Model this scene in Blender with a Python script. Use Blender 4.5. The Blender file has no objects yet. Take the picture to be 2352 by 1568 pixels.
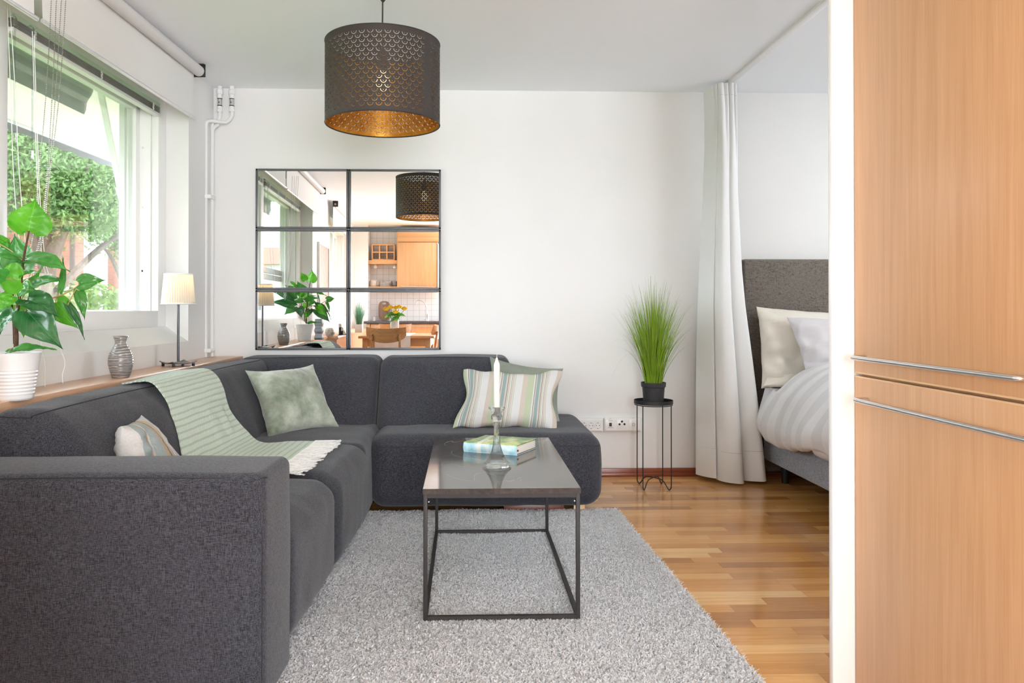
import bpy, bmesh, math, random
import numpy as np
from mathutils import Vector, Matrix, noise as mnoise
sc = bpy.context.scene
C = sc.collection
rnd = random.Random(7)
PI = math.pi

# ------------------------------------------------------------------ camera
F, PX, PY, CH, TH, D = 1750.0, 1121.0, 708.0, 1.088, 0.029, 4.93
PITCH = math.radians(0.35)
cam = bpy.data.cameras.new('camera'); co = bpy.data.objects.new('camera', cam); C.objects.link(co)
cam.sensor_width = 36; cam.lens = F/2352*36
cam.shift_x = (1176-PX)/2352; cam.shift_y = -((784-PY)+F*math.tan(PITCH))/2352
co.location = (0, 0, CH); co.rotation_euler = (PI/2+PITCH, 0, -TH)
cam.clip_start = 0.02; cam.clip_end = 200
sc.camera = co

# ------------------------------------------------------------------ world, light, exposure
w = bpy.data.worlds.new('world'); sc.world = w; w.use_nodes = True
wn = w.node_tree.nodes; wl = w.node_tree.links
bg = wn['Background']; bg.inputs['Strength'].default_value = 4.8
_tc = wn.new('ShaderNodeTexCoord'); _mp = wn.new('ShaderNodeMapping'); _mp.inputs['Scale'].default_value = (1.2, 1.2, 3)
_nz = wn.new('ShaderNodeTexNoise'); _nz.inputs['Scale'].default_value = 1.6; _nz.inputs['Detail'].default_value = 4
_cr = wn.new('ShaderNodeValToRGB')
_cr.color_ramp.elements[0].position = 0.35; _cr.color_ramp.elements[0].color = (0.80, 0.89, 1, 1)
_cr.color_ramp.elements[1].position = 0.65; _cr.color_ramp.elements[1].color = (.90, .95, 1, 1)
wl.new(_tc.outputs['Generated'], _mp.inputs['Vector']); wl.new(_mp.outputs[0], _nz.inputs['Vector'])
wl.new(_nz.outputs['Fac'], _cr.inputs[0]); wl.new(_cr.outputs[0], bg.inputs['Color'])
vs = sc.view_settings
vs.view_transform = 'Standard'; vs.look = 'None'; vs.gamma = 1; vs.use_curve_mapping = False
vs.exposure = .93
sc.cycles.use_denoising = True
sc.cycles.max_bounces = 12; sc.cycles.diffuse_bounces = 6; sc.cycles.glossy_bounces = 6
sc.cycles.transparent_max_bounces = 24; sc.cycles.transmission_bounces = 8
sc.cycles.caustics_reflective = False; sc.cycles.caustics_refractive = False
sc.cycles.sample_clamp_indirect = 6

# fill light added behind the camera, set in an unseen made-up window
al = bpy.data.lights.new('rear_fill_light', 'AREA'); al.shape = 'RECTANGLE'; al.size = 1.9; al.size_y = 2.1; al.energy = 116; al.color = (.93, .965, 1)
ao = bpy.data.objects.new('rear_fill_light', al); C.objects.link(ao); ao.location = (.85, -3.10, 1.33); ao.rotation_euler = (PI/2, 0, 0)
# ------------------------------------------------------------------ placing helpers
def ray(px, py):
    a = (px-PX)/F
    return Vector((a*math.cos(TH)+math.sin(TH), math.cos(TH)-a*math.sin(TH), (PY-py)/F))
def at(px, py, Y):
    r = ray(px, py); return Vector((0, 0, CH)) + r*(Y/r.y)
def atz(px, py, z):
    r = ray(px, py); return Vector((0, 0, CH)) + r*((z-CH)/r.z)
def atm(px, py, depth, off=2.0):            # a point seen in the wall mirror, 'depth' metres along the folded ray
    p = at(px, py-off, depth); return Vector((p.x, 2*D-p.y, p.z))
X0, K = -1.618, 0.03
def LW(y, o, z): return Vector((X0+K*(y-D)-o, y, z))       # left wall: y along it, o into the wall, z up

# ------------------------------------------------------------------ mesh helpers
class S:
    def __init__(s, v=None, f=None, uv=None, mi=None):
        s.v = [Vector(p) for p in (v or [])]; s.f = [tuple(q) for q in (f or [])]; s.uv = uv; s.mi = mi
    def add(s, *o):
        for t in o:
            n = len(s.v); s.v += t.v; s.f += [tuple(i+n for i in q) for q in t.f]
        return s
    def m(s, M):
        s.v = [M @ p for p in s.v]; return s
    def mv(s, x, y=0, z=0):
        d = Vector(x) if y == 0 and z == 0 and hasattr(x, '__len__') else Vector((x, y, z))
        s.v = [p+d for p in s.v]; return s
    def rz(s, a, c=(0, 0, 0)):
        c = Vector(c); R = Matrix.Rotation(a, 3, 'Z'); s.v = [R @ (p-c)+c for p in s.v]; return s
    def rx(s, a, c=(0, 0, 0)):
        c = Vector(c); R = Matrix.Rotation(a, 3, 'X'); s.v = [R @ (p-c)+c for p in s.v]; return s
    def ry(s, a, c=(0, 0, 0)):
        c = Vector(c); R = Matrix.Rotation(a, 3, 'Y'); s.v = [R @ (p-c)+c for p in s.v]; return s
    def w(s, fn):
        s.v = [Vector(fn(p)) for p in s.v]; return s
def from_bm(bm):
    bm.verts.ensure_lookup_table()
    r = S([v.co.copy() for v in bm.verts], [tuple(v.index for v in f.verts) for f in bm.faces]); bm.free(); return r
def box(x0, x1, y0, y1, z0, z1, b=0.0, seg=2):
    x0, x1 = min(x0, x1), max(x0, x1); y0, y1 = min(y0, y1), max(y0, y1); z0, z1 = min(z0, z1), max(z0, z1)
    v = [(x0,y0,z0),(x1,y0,z0),(x1,y1,z0),(x0,y1,z0),(x0,y0,z1),(x1,y0,z1),(x1,y1,z1),(x0,y1,z1)]
    f = [(3,2,1,0),(4,5,6,7),(0,1,5,4),(1,2,6,5),(2,3,7,6),(3,0,4,7)]
    if not b: return S(v, f)
    bm = bmesh.new(); vv = [bm.verts.new(p) for p in v]
    for q in f: bm.faces.new([vv[i] for i in q])
    b = min(b, .45*min(x1-x0, y1-y0, z1-z0))
    bmesh.ops.bevel(bm, geom=list(bm.edges), offset=b, segments=seg, profile=.5, affect='EDGES')
    bm.verts.index_update(); return from_bm(bm)
def lbox(y0, y1, o0, o1, z0, z1, b=0.0):
    return box(o0, o1, y0, y1, z0, z1, b).w(lambda p: LW(p.y, p.x, p.z)).flip()
def _flip(s): s.f = [tuple(reversed(q)) for q in s.f]; return s
S.flip = _flip
def lathe(prof, c=(0, 0, 0), n=40, cap=True):
    v = []; f = []; c = Vector(c); m = len(prof)
    for i in range(n):
        a = 2*PI*i/n
        for r, z in prof: v.append(Vector((r*math.cos(a), r*math.sin(a), z))+c)
    for i in range(n):
        j = (i+1) % n
        for k in range(m-1): f.append((i*m+k, j*m+k, j*m+k+1, i*m+k+1))
    if cap:
        if prof[0][0] > 1e-5: f.append(tuple(i*m for i in reversed(range(n))))
        if prof[-1][0] > 1e-5: f.append(tuple(i*m+m-1 for i in range(n)))
    return S(v, f)
def tube(pts, r, n=10, closed=False, cap=True):
    pts = [Vector(p) for p in pts]; m = len(pts); v = []; f = []
    rr = r if hasattr(r, '__len__') else [r]*m
    nrm = None
    for i, p in enumerate(pts):
        if closed: t = (pts[(i+1) % m]-pts[i-1]).normalized()
        else: t = (pts[min(i+1, m-1)]-pts[max(i-1, 0)]).normalized()
        if nrm is None:
            a = Vector((0, 0, 1)) if abs(t.z) < .9 else Vector((1, 0, 0)); nrm = t.cross(a).normalized()
        nrm = (nrm-t*nrm.dot(t)).normalized(); bn = t.cross(nrm)
        for k in range(n):
            a = 2*PI*k/n; v.append(p+(nrm*math.cos(a)+bn*math.sin(a))*rr[i])
    q = m if closed else m-1
    for i in range(q):
        for k in range(n):
            a, b = i*n+k, i*n+(k+1) % n; c2, d = ((i+1) % m)*n+(k+1) % n, ((i+1) % m)*n+k
            f.append((a, b, c2, d))
    if cap and not closed:
        f.append(tuple(reversed(range(n)))); f.append(tuple((m-1)*n+k for k in range(n)))
    return S(v, f)
def bar(a, b, wx, wy=None, up=(0, 0, 1)):
    a, b = Vector(a), Vector(b); t = (b-a).normalized(); up = Vector(up)
    if abs(t.dot(up)) > .95: up = Vector((0, 1, 0))
    s_ = t.cross(up).normalized(); u = s_.cross(t); wy = wy or wx; v = []
    for p in (a, b):
        for i, j in ((-1,-1),(1,-1),(1,1),(-1,1)): v.append(p+s_*i*wx/2+u*j*wy/2)
    return S(v, [(3,2,1,0),(4,5,6,7),(0,1,5,4),(1,2,6,5),(2,3,7,6),(3,0,4,7)])
def curve(pts, k=8):                       # smooth path through points
    pts = [Vector(p) for p in pts]; out = []
    for i in range(len(pts)-1):
        p0 = pts[max(i-1, 0)]; p1 = pts[i]; p2 = pts[i+1]; p3 = pts[min(i+2, len(pts)-1)]
        for j in range(k):
            t = j/k
            out.append(.5*((2*p1)+(-p0+p2)*t+(2*p0-5*p1+4*p2-p3)*t*t+(-p0+3*p1-3*p2+p3)*t**3))
    out.append(pts[-1]); return out
def prism(poly, h0, h1, axis='z'):
    n = len(poly); v = [(x, y, h0) for x, y in poly]+[(x, y, h1) for x, y in poly]
    f = [tuple(reversed(range(n))), tuple(range(n, 2*n))]+[(i, (i+1) % n, (i+1) % n+n, i+n) for i in range(n)]
    s = S(v, f)
    if axis == 'y': s.w(lambda p: (p.x, -p.z, p.y)); 
    if axis == 'x': s.w(lambda p: (p.z, p.x, p.y))
    return s
def sheet(nu, nv, fn, close_u=False):
    v = [Vector(fn(i/(nu-1), j/(nv-1))) for i in range(nu) for j in range(nv)]
    f = [(i*nv+j, (i+1)*nv+j, (i+1)*nv+j+1, i*nv+j+1) for i in range(nu-1) for j in range(nv-1)]
    s = S(v, f); s.uv = [(i/(nu-1), j/(nv-1)) for i in range(nu) for j in range(nv)]; return s
def thick(s, t):                           # give a sheet a real thickness
    n = len(s.v); nr = [Vector((0, 0, 0)) for _ in range(n)]
    for q in s.f:
        a = s.v[q[0]]; no = (s.v[q[1]]-a).cross(s.v[q[2]]-a)
        for i in q: nr[i] += no
    nr = [x.normalized() if x.length > 1e-12 else Vector((0, 0, 1)) for x in nr]
    from collections import Counter
    ec = Counter(); ed = {}
    for q in s.f:
        for i in range(len(q)):
            a, b = q[i], q[(i+1) % len(q)]; k = (min(a, b), max(a, b)); ec[k] += 1; ed[k] = (a, b)
    v = list(s.v)+[p-nn*t for p, nn in zip(s.v, nr)]
    f = list(s.f)+[tuple(i+n for i in reversed(q)) for q in s.f]
    for k, c in ec.items():
        if c == 1: a, b = ed[k]; f.append((b, a, a+n, b+n))
    r = S(v, f); 
    if s.uv: r.uv = list(s.uv)*2
    return r
def rbox(x0, x1, y0, y1, z0, z1, r=.05, n=10, bulge=(0, 0, 0), wr=0.0, ws=6.0, corner=None, seed=0):
    """soft rounded cushion box; corner(p01)->world for non rectangular shapes"""
    cx, cy, cz = (x0+x1)/2, (y0+y1)/2, (z0+z1)/2; hx, hy, hz = abs(x1-x0)/2, abs(y1-y0)/2, abs(z1-z0)/2
    r = min(r, hx*.98, hy*.98, hz*.98)
    def line(h):
        L = [-h+r*t for t in (0, .12, .3, .55, .8, 1)]; k = max(3, int((2*h-2*r)/ (0.04 if wr else .12)))
        k = min(k, 60)
        mid = [-h+r+(2*h-2*r)*i/k for i in range(1, k)]
        return L+mid+[-q for q in reversed(L)]
    lx, ly, lz = line(hx), line(hy), line(hz); idx = {}; v = []; f = []
    def vert(p):
        k = (round(p[0], 5), round(p[1], 5), round(p[2], 5))
        if k in idx: return idx[k]
        P = Vector(p); q = Vector((max(-hx+r, min(hx-r, P.x)), max(-hy+r, min(hy-r, P.y)), max(-hz+r, min(hz-r, P.z))))
        dd = P-q
        if dd.length > 1e-9: P2 = q+dd.normalized()*r
        else: P2 = P
        u, vv_, ww = P.x/hx, P.y/hy, P.z/hz
        P2 = Vector((P2.x+bulge[0]*u*(1-vv_**2)*(1-ww**2), P2.y+bulge[1]*vv_*(1-u**2)*(1-ww**2), P2.z+bulge[2]*ww*(1-u**2)*(1-vv_**2)))
        if wr:
            nn = mnoise.noise(Vector((P2.x*ws+seed, P2.y*ws*1.6, P2.z*ws)))
            P2 += (dd.normalized() if dd.length > 1e-9 else Vector((0,0,0)))*nn*wr
        P2 += Vector((cx, cy, cz)); idx[k] = len(v); v.append(P2); return idx[k]
    def face(A, B, mk, fl):
        for i in range(len(A)-1):
            for j in range(len(B)-1):
                q = [vert(mk(A[i], B[j])), vert(mk(A[i+1], B[j])), vert(mk(A[i+1], B[j+1])), vert(mk(A[i], B[j+1]))]
                f.append(tuple(reversed(q)) if fl else tuple(q))
    face(lx, ly, lambda a, b: (a, b, hz), 0); face(lx, ly, lambda a, b: (a, b, -hz), 1)
    face(ly, lz, lambda a, b: (hx, a, b), 0); face(ly, lz, lambda a, b: (-hx, a, b), 1)
    face(lx, lz, lambda a, b: (a, hy, b), 1); face(lx, lz, lambda a, b: (a, -hy, b), 0)
    return S(v, f)
def pillow(wd, ht, th, n=26, ear=.06, seed=0, wr=.008, sag=0.0):
    v = []; f = []; uv = []
    def pt(u, q, s_):
        x = u*wd/2*(1-ear*(1-abs(q)**2.2)*abs(u)**3); y = q*ht/2*(1-ear*(1-abs(u)**2.2)*abs(q)**3)
        t = (max(0, 1-abs(u)**2.6)*max(0, 1-abs(q)**2.6))**.55
        z = s_*th/2*t + wr*mnoise.noise(Vector((u*3+seed, q*3, s_)))*t**.5+wr*.7*mnoise.noise(Vector((u*9+seed, q*9, 2*s_)))*t**.4
        return Vector((x, y-sag*(1-u*u)*max(0, q), z))
    g = [math.sin(PI/2*(-1+2*i/(n-1))) for i in range(n)]
    for s_ in (1, -1):
        b0 = len(v)
        for u in g:
            for q in g: v.append(pt(u, q, s_)); uv.append((u*.5+.5, q*.5+.5))
        for i in range(n-1):
            for j in range(n-1):
                q = (b0+i*n+j, b0+(i+1)*n+j, b0+(i+1)*n+j+1, b0+i*n+j+1); f.append(q if s_ > 0 else tuple(reversed(q)))
    s = S(v, f); s.uv = uv; return s
def frame3(s, o, ex, ey, ez):              # put local x,y,z of a shape on given world axes
    o, ex, ey, ez = Vector(o), Vector(ex).normalized(), Vector(ey).normalized(), Vector(ez).normalized()
    s.v = [o+ex*p.x+ey*p.y+ez*p.z for p in s.v]; return s

ORG = {}
def obj(name, s, m, parent=None, smooth=35, org=None):
    if parent is not None: o0 = ORG[parent.name]
    elif org is not None: o0 = Vector(org)
    else:
        xs = [p.x for p in s.v]; ys = [p.y for p in s.v]; zs = [p.z for p in s.v]
        o0 = Vector(((min(xs)+max(xs))/2, (min(ys)+max(ys))/2, min(zs)))
    me = bpy.data.meshes.new(name); me.from_pydata([p-o0 for p in s.v], [], s.f)
    if s.uv:
        ul = me.uv_layers.new(name='UVMap'); li = np.zeros(len(me.loops), dtype=np.int32); me.loops.foreach_get('vertex_index', li)
        ul.data.foreach_set('uv', np.array(s.uv, dtype=np.float32)[li].ravel())
    ms = m if isinstance(m, (list, tuple)) else [m]
    for q in ms: me.materials.append(q)
    if s.mi: me.polygons.foreach_set('material_index', s.mi)
    me.validate(); me.update()
    if smooth:
        me.shade_smooth(); me.set_sharp_from_angle(angle=math.radians(smooth))
    o = bpy.data.objects.new(name, me); C.objects.link(o)
    if parent is not None: o.parent = parent
    else: o.location = o0
    ORG[o.name] = o0
    return o
def tag(o, label=None, cat=None, group=None, kind=None):
    if label: o['label'] = label
    if cat: o['category'] = cat
    if group: o['group'] = group
    if kind: o['kind'] = kind
    return o
def thing(name, label, cat, loc, group=None):
    o = bpy.data.objects.new(name, None); C.objects.link(o); o.location = loc; o.empty_display_size = .05
    ORG[o.name] = Vector(loc); return tag(o, label, cat, group)
def struct(name, s, m, smooth=30, parent=None):
    o = obj(name, s, m, parent, smooth)
    if parent is None: o['kind'] = 'structure'
    return o
def copy_tree(o, parent=None):
    c = o.copy(); C.objects.link(c); c.parent = parent; ORG[c.name] = ORG[o.name]
    for ch in [x for x in bpy.data.objects if x.parent == o]: copy_tree(ch, c)
    return c

# ------------------------------------------------------------------ material helpers
class NT:
    def __init__(s, name):
        s.m = bpy.data.materials.new(name); s.m.use_nodes = True; s.t = s.m.node_tree; s.n = s.t.nodes; s.l = s.t.links
        s.p = s.n['Principled BSDF']; s.out = s.n['Material Output']
    def N(s, typ, **k):
        x = s.n.new('ShaderNode'+typ)
        for a, b in k.items():
            if hasattr(x, a): setattr(x, a, b)
            else: x.inputs[a.replace('_', ' ')].default_value = b
        return x
    def L(s, a, b): s.l.new(a, b)
    def coord(s, scale=(1, 1, 1), kind='Object', rot=(0, 0, 0), loc=(0, 0, 0)):
        c = s.N('TexCoord'); m = s.N('Mapping'); m.inputs['Scale'].default_value = scale
        m.inputs['Rotation'].default_value = rot; m.inputs['Location'].default_value = loc
        s.L(c.outputs[kind], m.inputs['Vector']); return m.outputs[0]
    def noise(s, vec, scale=5, detail=3, rough=.5, dist=0):
        x = s.N('TexNoise'); x.inputs['Scale'].default_value = scale; x.inputs['Detail'].default_value = detail
        x.inputs['Roughness'].default_value = rough; x.inputs['Distortion'].default_value = dist
        s.L(vec, x.inputs['Vector']); return x.outputs['Fac']
    def ramp(s, fac, stops, interp='LINEAR'):
        x = s.N('ValToRGB'); cr = x.color_ramp; cr.interpolation = interp
        while len(cr.elements) > 1: cr.elements.remove(cr.elements[-1])
        cr.elements[0].position = stops[0][0]; cr.elements[0].color = (*stops[0][1], 1)
        for p, c in stops[1:]:
            e = cr.elements.new(p); e.color = (*c, 1)
        s.L(fac, x.inputs[0]); return x.outputs[0]
    def math(s, op, a, b=None, c=None):
        x = s.N('Math'); x.operation = op
        for i, q in enumerate((a, b, c)):
            if q is None: continue
            if isinstance(q, (int, float)): x.inputs[i].default_value = q
            else: s.L(q, x.inputs[i])
        return x.outputs[0]
    def mix(s, fac, a, b, mode='MIX'):
        x = s.N('Mix'); x.data_type = 'RGBA'; x.blend_type = mode
        for i, q in ((0, fac), (6, a), (7, b)):
            if isinstance(q, (int, float)): x.inputs[i].default_value = q
            elif isinstance(q, tuple): x.inputs[i].default_value = (*q, 1) if len(q) == 3 else q
            else: s.L(q, x.inputs[i])
        return x.outputs[2]
    def bump(s, h, strength=.3, dist=.002):
        x = s.N('Bump'); x.inputs['Strength'].default_value = strength; x.inputs['Distance'].default_value = dist
        s.L(h, x.inputs['Height']); s.L(x.outputs[0], s.p.inputs['Normal']); return x
    def base(s, c, rough=.5, metal=0, spec=.5):
        if isinstance(c, tuple): s.p.inputs['Base Color'].default_value = (*c, 1)
        else: s.L(c, s.p.inputs['Base Color'])
        s.p.inputs['Roughness'].default_value = rough; s.p.inputs['Metallic'].default_value = metal
        s.p.inputs['Specular IOR Level'].default_value = spec; return s
def plain(name, c, rough=.5, metal=0, spec=.5, var=.06, scale=12, bump=0):
    t = NT(name); v = t.coord(); f = t.noise(v, scale, 3)
    a = tuple(max(0, x*(1-var)) for x in c); b = tuple(min(1, x*(1+var)) for x in c)
    t.base(t.ramp(f, [(.3, a), (.7, b)]), rough, metal, spec)
    if bump: t.bump(t.noise(v, scale*20, 2), bump, .001)
    return t.m
def wood(name, c1, c2, axis='z', sc_=1.0, rough=.35, spec=.5, coat=0.0, fine=1.0):
    t = NT(name); k = {'x': (1.2, 26, 26), 'y': (26, 1.2, 26), 'z': (26, 26, 1.2)}[axis]
    v = t.coord(tuple(q*sc_ for q in k)); f = t.noise(v, 1.0, 5, .6, .6)
    k2 = tuple(q*sc_*6*fine if q > 2 else q*sc_*2.5 for q in k); g = t.noise(t.coord(k2), 1.0, 3, .6)
    mixf = t.math('ADD', t.math('MULTIPLY', f, .6), t.math('MULTIPLY', g, .4))
    t.base(t.ramp(mixf, [(.36, c1), (.5, tuple((a+b)/2 for a, b in zip(c1, c2))), (.64, c2)]), rough, 0, spec)
    t.bump(g, .12, .0006); t.p.inputs['Coat Weight'].default_value = coat; t.p.inputs['Coat Roughness'].default_value = .15
    return t.m
def weave(name, ca, cb, s1=420, rough=.95, bump=.5, horiz=1.0):
    t = NT(name); q1 = s1*.11; a = t.noise(t.coord((q1, s1, s1)), 1, 2); b = t.noise(t.coord((s1, q1, s1)), 1, 2); c = t.noise(t.coord((s1, s1, q1)), 1, 2)
    big = t.noise(t.coord((1, 1, 1)), 3, 3)
    q = t.math('ADD', t.math('ADD', t.math('MULTIPLY', a, .34*horiz), t.math('MULTIPLY', b, .33)), t.math('MULTIPLY', c, .33))
    q2 = t.math('ADD', q, t.math('MULTIPLY', big, .05))
    t.base(t.ramp(q2, [(.45, ca), (.60, cb)]), rough, 0, .12)
    t.p.inputs['Sheen Weight'].default_value = .16; t.p.inputs['Sheen Roughness'].default_value = .5
    t.bump(q, bump, .002); return t.m
def glassmat(name, tint=(1, 1, 1), refl=.08, rough=.0):
    t = NT(name); t.n.remove(t.p); a = t.N('BsdfTransparent'); a.inputs[0].default_value = (*tint, 1)
    g = t.N('BsdfGlossy'); g.inputs['Roughness'].default_value = rough; fr = t.N('LayerWeight'); fr.inputs[0].default_value = .25
    m = t.N('MixShader'); f = t.math('MULTIPLY', fr.outputs['Fresnel'], refl/.08*.55)
    t.L(f, m.inputs[0]); t.L(a.outputs[0], m.inputs[1]); t.L(g.outputs[0], m.inputs[2]); t.L(m.outputs[0], t.out.inputs[0]); return t.m
def clearmix(name):
    t = NT(name); t.base((1, 1, 1), 0); t.p.inputs['Transmission Weight'].default_value = 1; t.p.inputs['IOR'].default_value = 1.5
    a = t.N('BsdfTransparent'); m = t.N('MixShader'); m.inputs[0].default_value = .42; t.L(t.p.outputs[0], m.inputs[1]); t.L(a.outputs[0], m.inputs[2]); t.L(m.outputs[0], t.out.inputs[0]); return t.m
def solidglass(name, tint=(1, 1, 1), rough=0.0, ior=1.5):
    t = NT(name); t.base(tint, rough); t.p.inputs['Transmission Weight'].default_value = 1; t.p.inputs['IOR'].default_value = ior; return t.m
def emit(name, c, st):
    t = NT(name); t.base((0.8, .8, .8), .4); t.p.inputs['Emission Color'].default_value = (*c, 1); t.p.inputs['Emission Strength'].default_value = st; return t.m

M = {}
M['wall'] = plain('wall_paint', (.80, .80, .79), .85, 0, .2, .012, 2.5, .05)
M['ceiling'] = plain('ceiling_paint', (.93, .955, .99), .9, 0, .1, .008, 2)
M['trimwhite'] = plain('gloss_white_paint', (.88, .88, .875), .35, 0, .5, .01, 4)
M['white'] = plain('white_lacquer', (.86, .86, .86), .3, 0, .5, .01, 5)
M['plastic'] = plain('white_plastic', (.84, .835, .82), .3, 0, .5, .01, 6)
M['sockethole'] = plain('dark_plastic', (.03, .025, .02), .5)
M['greymark'] = plain('grey_print', (.35, .33, .33), .6)
M['metalgrey'] = plain('frame_grey_metal', (.034, .030, .029), .5, .0, .25, .1, 30)
M['mirrorframe'] = plain('mirror_frame_metal', (.10, .10, .105), .42, .4, .5, .08, 20)
M['black'] = plain('black_paint', (.018, .018, .018), .5, 0, .4, .1, 20)
M['blackplastic'] = plain('black_pot_plastic', (.028, .028, .03), .55, 0, .4, .15, 60, .2)
M['darkmetal'] = plain('dark_lamp_metal', (.09, .09, .095), .32, .85, .5, .1, 15)
M['chrome'] = plain('brushed_steel', (.62, .61, .60), .3, 1, .5, .03, 40)
M['sofa'] = weave('charcoal_weave', (.014, .014, .0165), (.074, .076, .092), 700, .95, .45)
M['seam'] = plain('seam_thread', (.02, .02, .023), .9)
M['sofawood'] = wood('sofa_leg_wood', (.10, .02, .01), (.2, .05, .02), 'z')
M['mirror'] = NT('mirror_glass').base((.93, .94, .94), .0, 1).m
M['glass'] = glassmat('window_glass', (.97, .985, .98), .06)
M['clear'] = clearmix('clear_crystal')
M['shelf'] = wood('shelf_beech', (.58, .32, .19), (.74, .46, .29), 'y', .8, .3)
M['oakv'] = wood('oak_veneer_vertical', (.575, .315, .15), (.68, .40, .21), 'z', 1.5, .38, .4, 0, 1.4)
M['oakx'] = wood('oak_horizontal', (.56, .29, .125), (.70, .40, .19), 'x', .9, .38)
M['oaky'] = wood('oak_along', (.56, .29, .125), (.70, .40, .19), 'y', .9, .38)
M['oakedge'] = wood('oak_edge', (.66, .42, .22), (.76, .52, .30), 'y', 1, .4)
M['chairwood'] = wood('chair_oak', (.40, .19, .07), (.62, .34, .15), 'x', .9, .35)
M['base'] = wood('mahogany_skirting', (.20, .045, .018), (.30, .08, .035), 'x', 1, .3)
M['stone'] = plain('dark_worktop', (.07, .07, .08), .25, 0, .5, .2, 40)
M['cream'] = plain('cream_linen', (.74, .70, .62), .9, 0, .1, .03, 6, .2)
M['greysheet'] = plain('pale_grey_linen', (.62, .60, .62), .9, 0, .1, .03, 6, .2)
M['bedgrey'] = weave('bed_base_weave', (.17, .18, .21), (.42, .44, .49), 500, .95, .3)
M['headboard'] = weave('headboard_weave', (.06, .05, .045), (.20, .178, .155), 420, .95, .6, 1.3)
M['curtain'] = plain('curtain_cloth', (.82, .84, .84), .85, 0, .15, .02, 3, .15)
M['blindmetal'] = plain('blind_slats', (.40, .40, .39), .4, .2, .5, .1, 20)
M['blinddark'] = plain('blind_gap', (.09, .09, .085), .5)
M['rollerfabric'] = plain('roller_blind_fabric', (.80, .80, .78), .8, 0, .2, .01, 4)
M['rollertube'] = plain('roller_tube', (.70, .69, .68), .6, 0, .3, .01, 4)
M['alu'] = plain('aluminium_rod', (.75, .75, .77), .3, .6, .5, .03, 20)
M['chain'] = plain('bead_chain', (.42, .40, .38), .3, .9, .5, .1, 100)
M['cord'] = plain('white_cord', (.82, .82, .80), .7)
M['greenpaint'] = plain('green_headrail', (.55, .68, .54), .5)
M['stucco'] = plain('stucco', (.80, .78, .74), .95, 0, .1, .06, 60, .8)

# floor: strip parquet
t = NT('oak_strip_parquet'); v = t.coord()
sx = t.N('SeparateXYZ'); t.L(v, sx.inputs[0])
row = t.math('FLOOR', t.math('DIVIDE', sx.outputs[1], .066))
wn_ = t.N('TexWhiteNoise'); wn_.noise_dimensions = '1D'; t.L(row, wn_.inputs['W'])
xs = t.math('ADD', sx.outputs[0], t.math('MULTIPLY', wn_.outputs['Value'], 3.7))
leng = t.math('ADD', .42, t.math('MULTIPLY', wn_.outputs['Value'], .16))
xi = t.math('FLOOR', t.math('DIVIDE', xs, leng))
cb = t.N('CombineXYZ'); t.L(xi, cb.inputs[0]); t.L(row, cb.inputs[1])
w2 = t.N('TexWhiteNoise'); w2.noise_dimensions = '3D'; t.L(cb.outputs[0], w2.inputs['Vector'])
tone = t.ramp(w2.outputs['Value'], [(0, (.42, .18, .05)), (.22, (.54, .25, .075)), (.5, (.64, .315, .10)), (.8, (.72, .375, .13)), (.96, (.76, .42, .155)), (1, (.84, .54, .25))])
gv = t.N('Mapping'); gv.inputs['Scale'].default_value = (3, 55, 1); gadd = t.N('VectorMath'); gadd.operation = 'ADD'
t.L(v, gadd.inputs[0]); t.L(w2.outputs['Color'], gadd.inputs[1]); t.L(gadd.outputs[0], gv.inputs['Vector'])
gr = t.noise(gv.outputs[0], 1.2, 5, .65, .8)
grc = t.ramp(gr, [(.3, (.80, .76, .70)), (.6, (1, 1, 1))])
col = t.mix(1.0, tone, grc, 'MULTIPLY')
fx = t.math('FRACT', t.math('DIVIDE', xs, leng)); fy = t.math('FRACT', t.math('DIVIDE', sx.outputs[1], .066))
ln = t.math('MINIMUM', t.math('MULTIPLY', fx, .45), t.math('MULTIPLY', fy, .066))
col = t.mix(t.math('LESS_THAN', ln, .0011), col, t.mix(1, col, (.55, .5, .45), 'MULTIPLY'))
t.base(col, .2, 0, .5); t.L(t.ramp(gr, [(.3, (.20, .20, .20)), (.7, (.13, .13, .13))]), t.p.inputs['Roughness'])
M['floor'] = t.m

# tiles
def tilemat(name, axis, size=.101):
    t = NT(name); v = t.coord(kind='Object'); sx = t.N('SeparateXYZ'); t.L(v, sx.inputs[0])
    a = sx.outputs[0 if axis == 'x' else 1]; b = sx.outputs[2]
    fa = t.math('ABSOLUTE', t.math('SUBTRACT', t.math('FRACT', t.math('DIVIDE', a, size)), .5))
    fb = t.math('ABSOLUTE', t.math('SUBTRACT', t.math('FRACT', t.math('DIVIDE', b, size)), .5))
    mx = t.math('MAXIMUM', fa, fb); g = t.math('GREATER_THAN', mx, .48)
    t.base(t.mix(g, (.82, .82, .83), (.42, .42, .43)), .15, 0, .5)
    t.bump(t.math('LESS_THAN', mx, .48), .3, .002); return t.m
M['tile'] = tilemat('white_wall_tiles', 'x'); M['tiley'] = tilemat('white_side_tiles', 'y')

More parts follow.
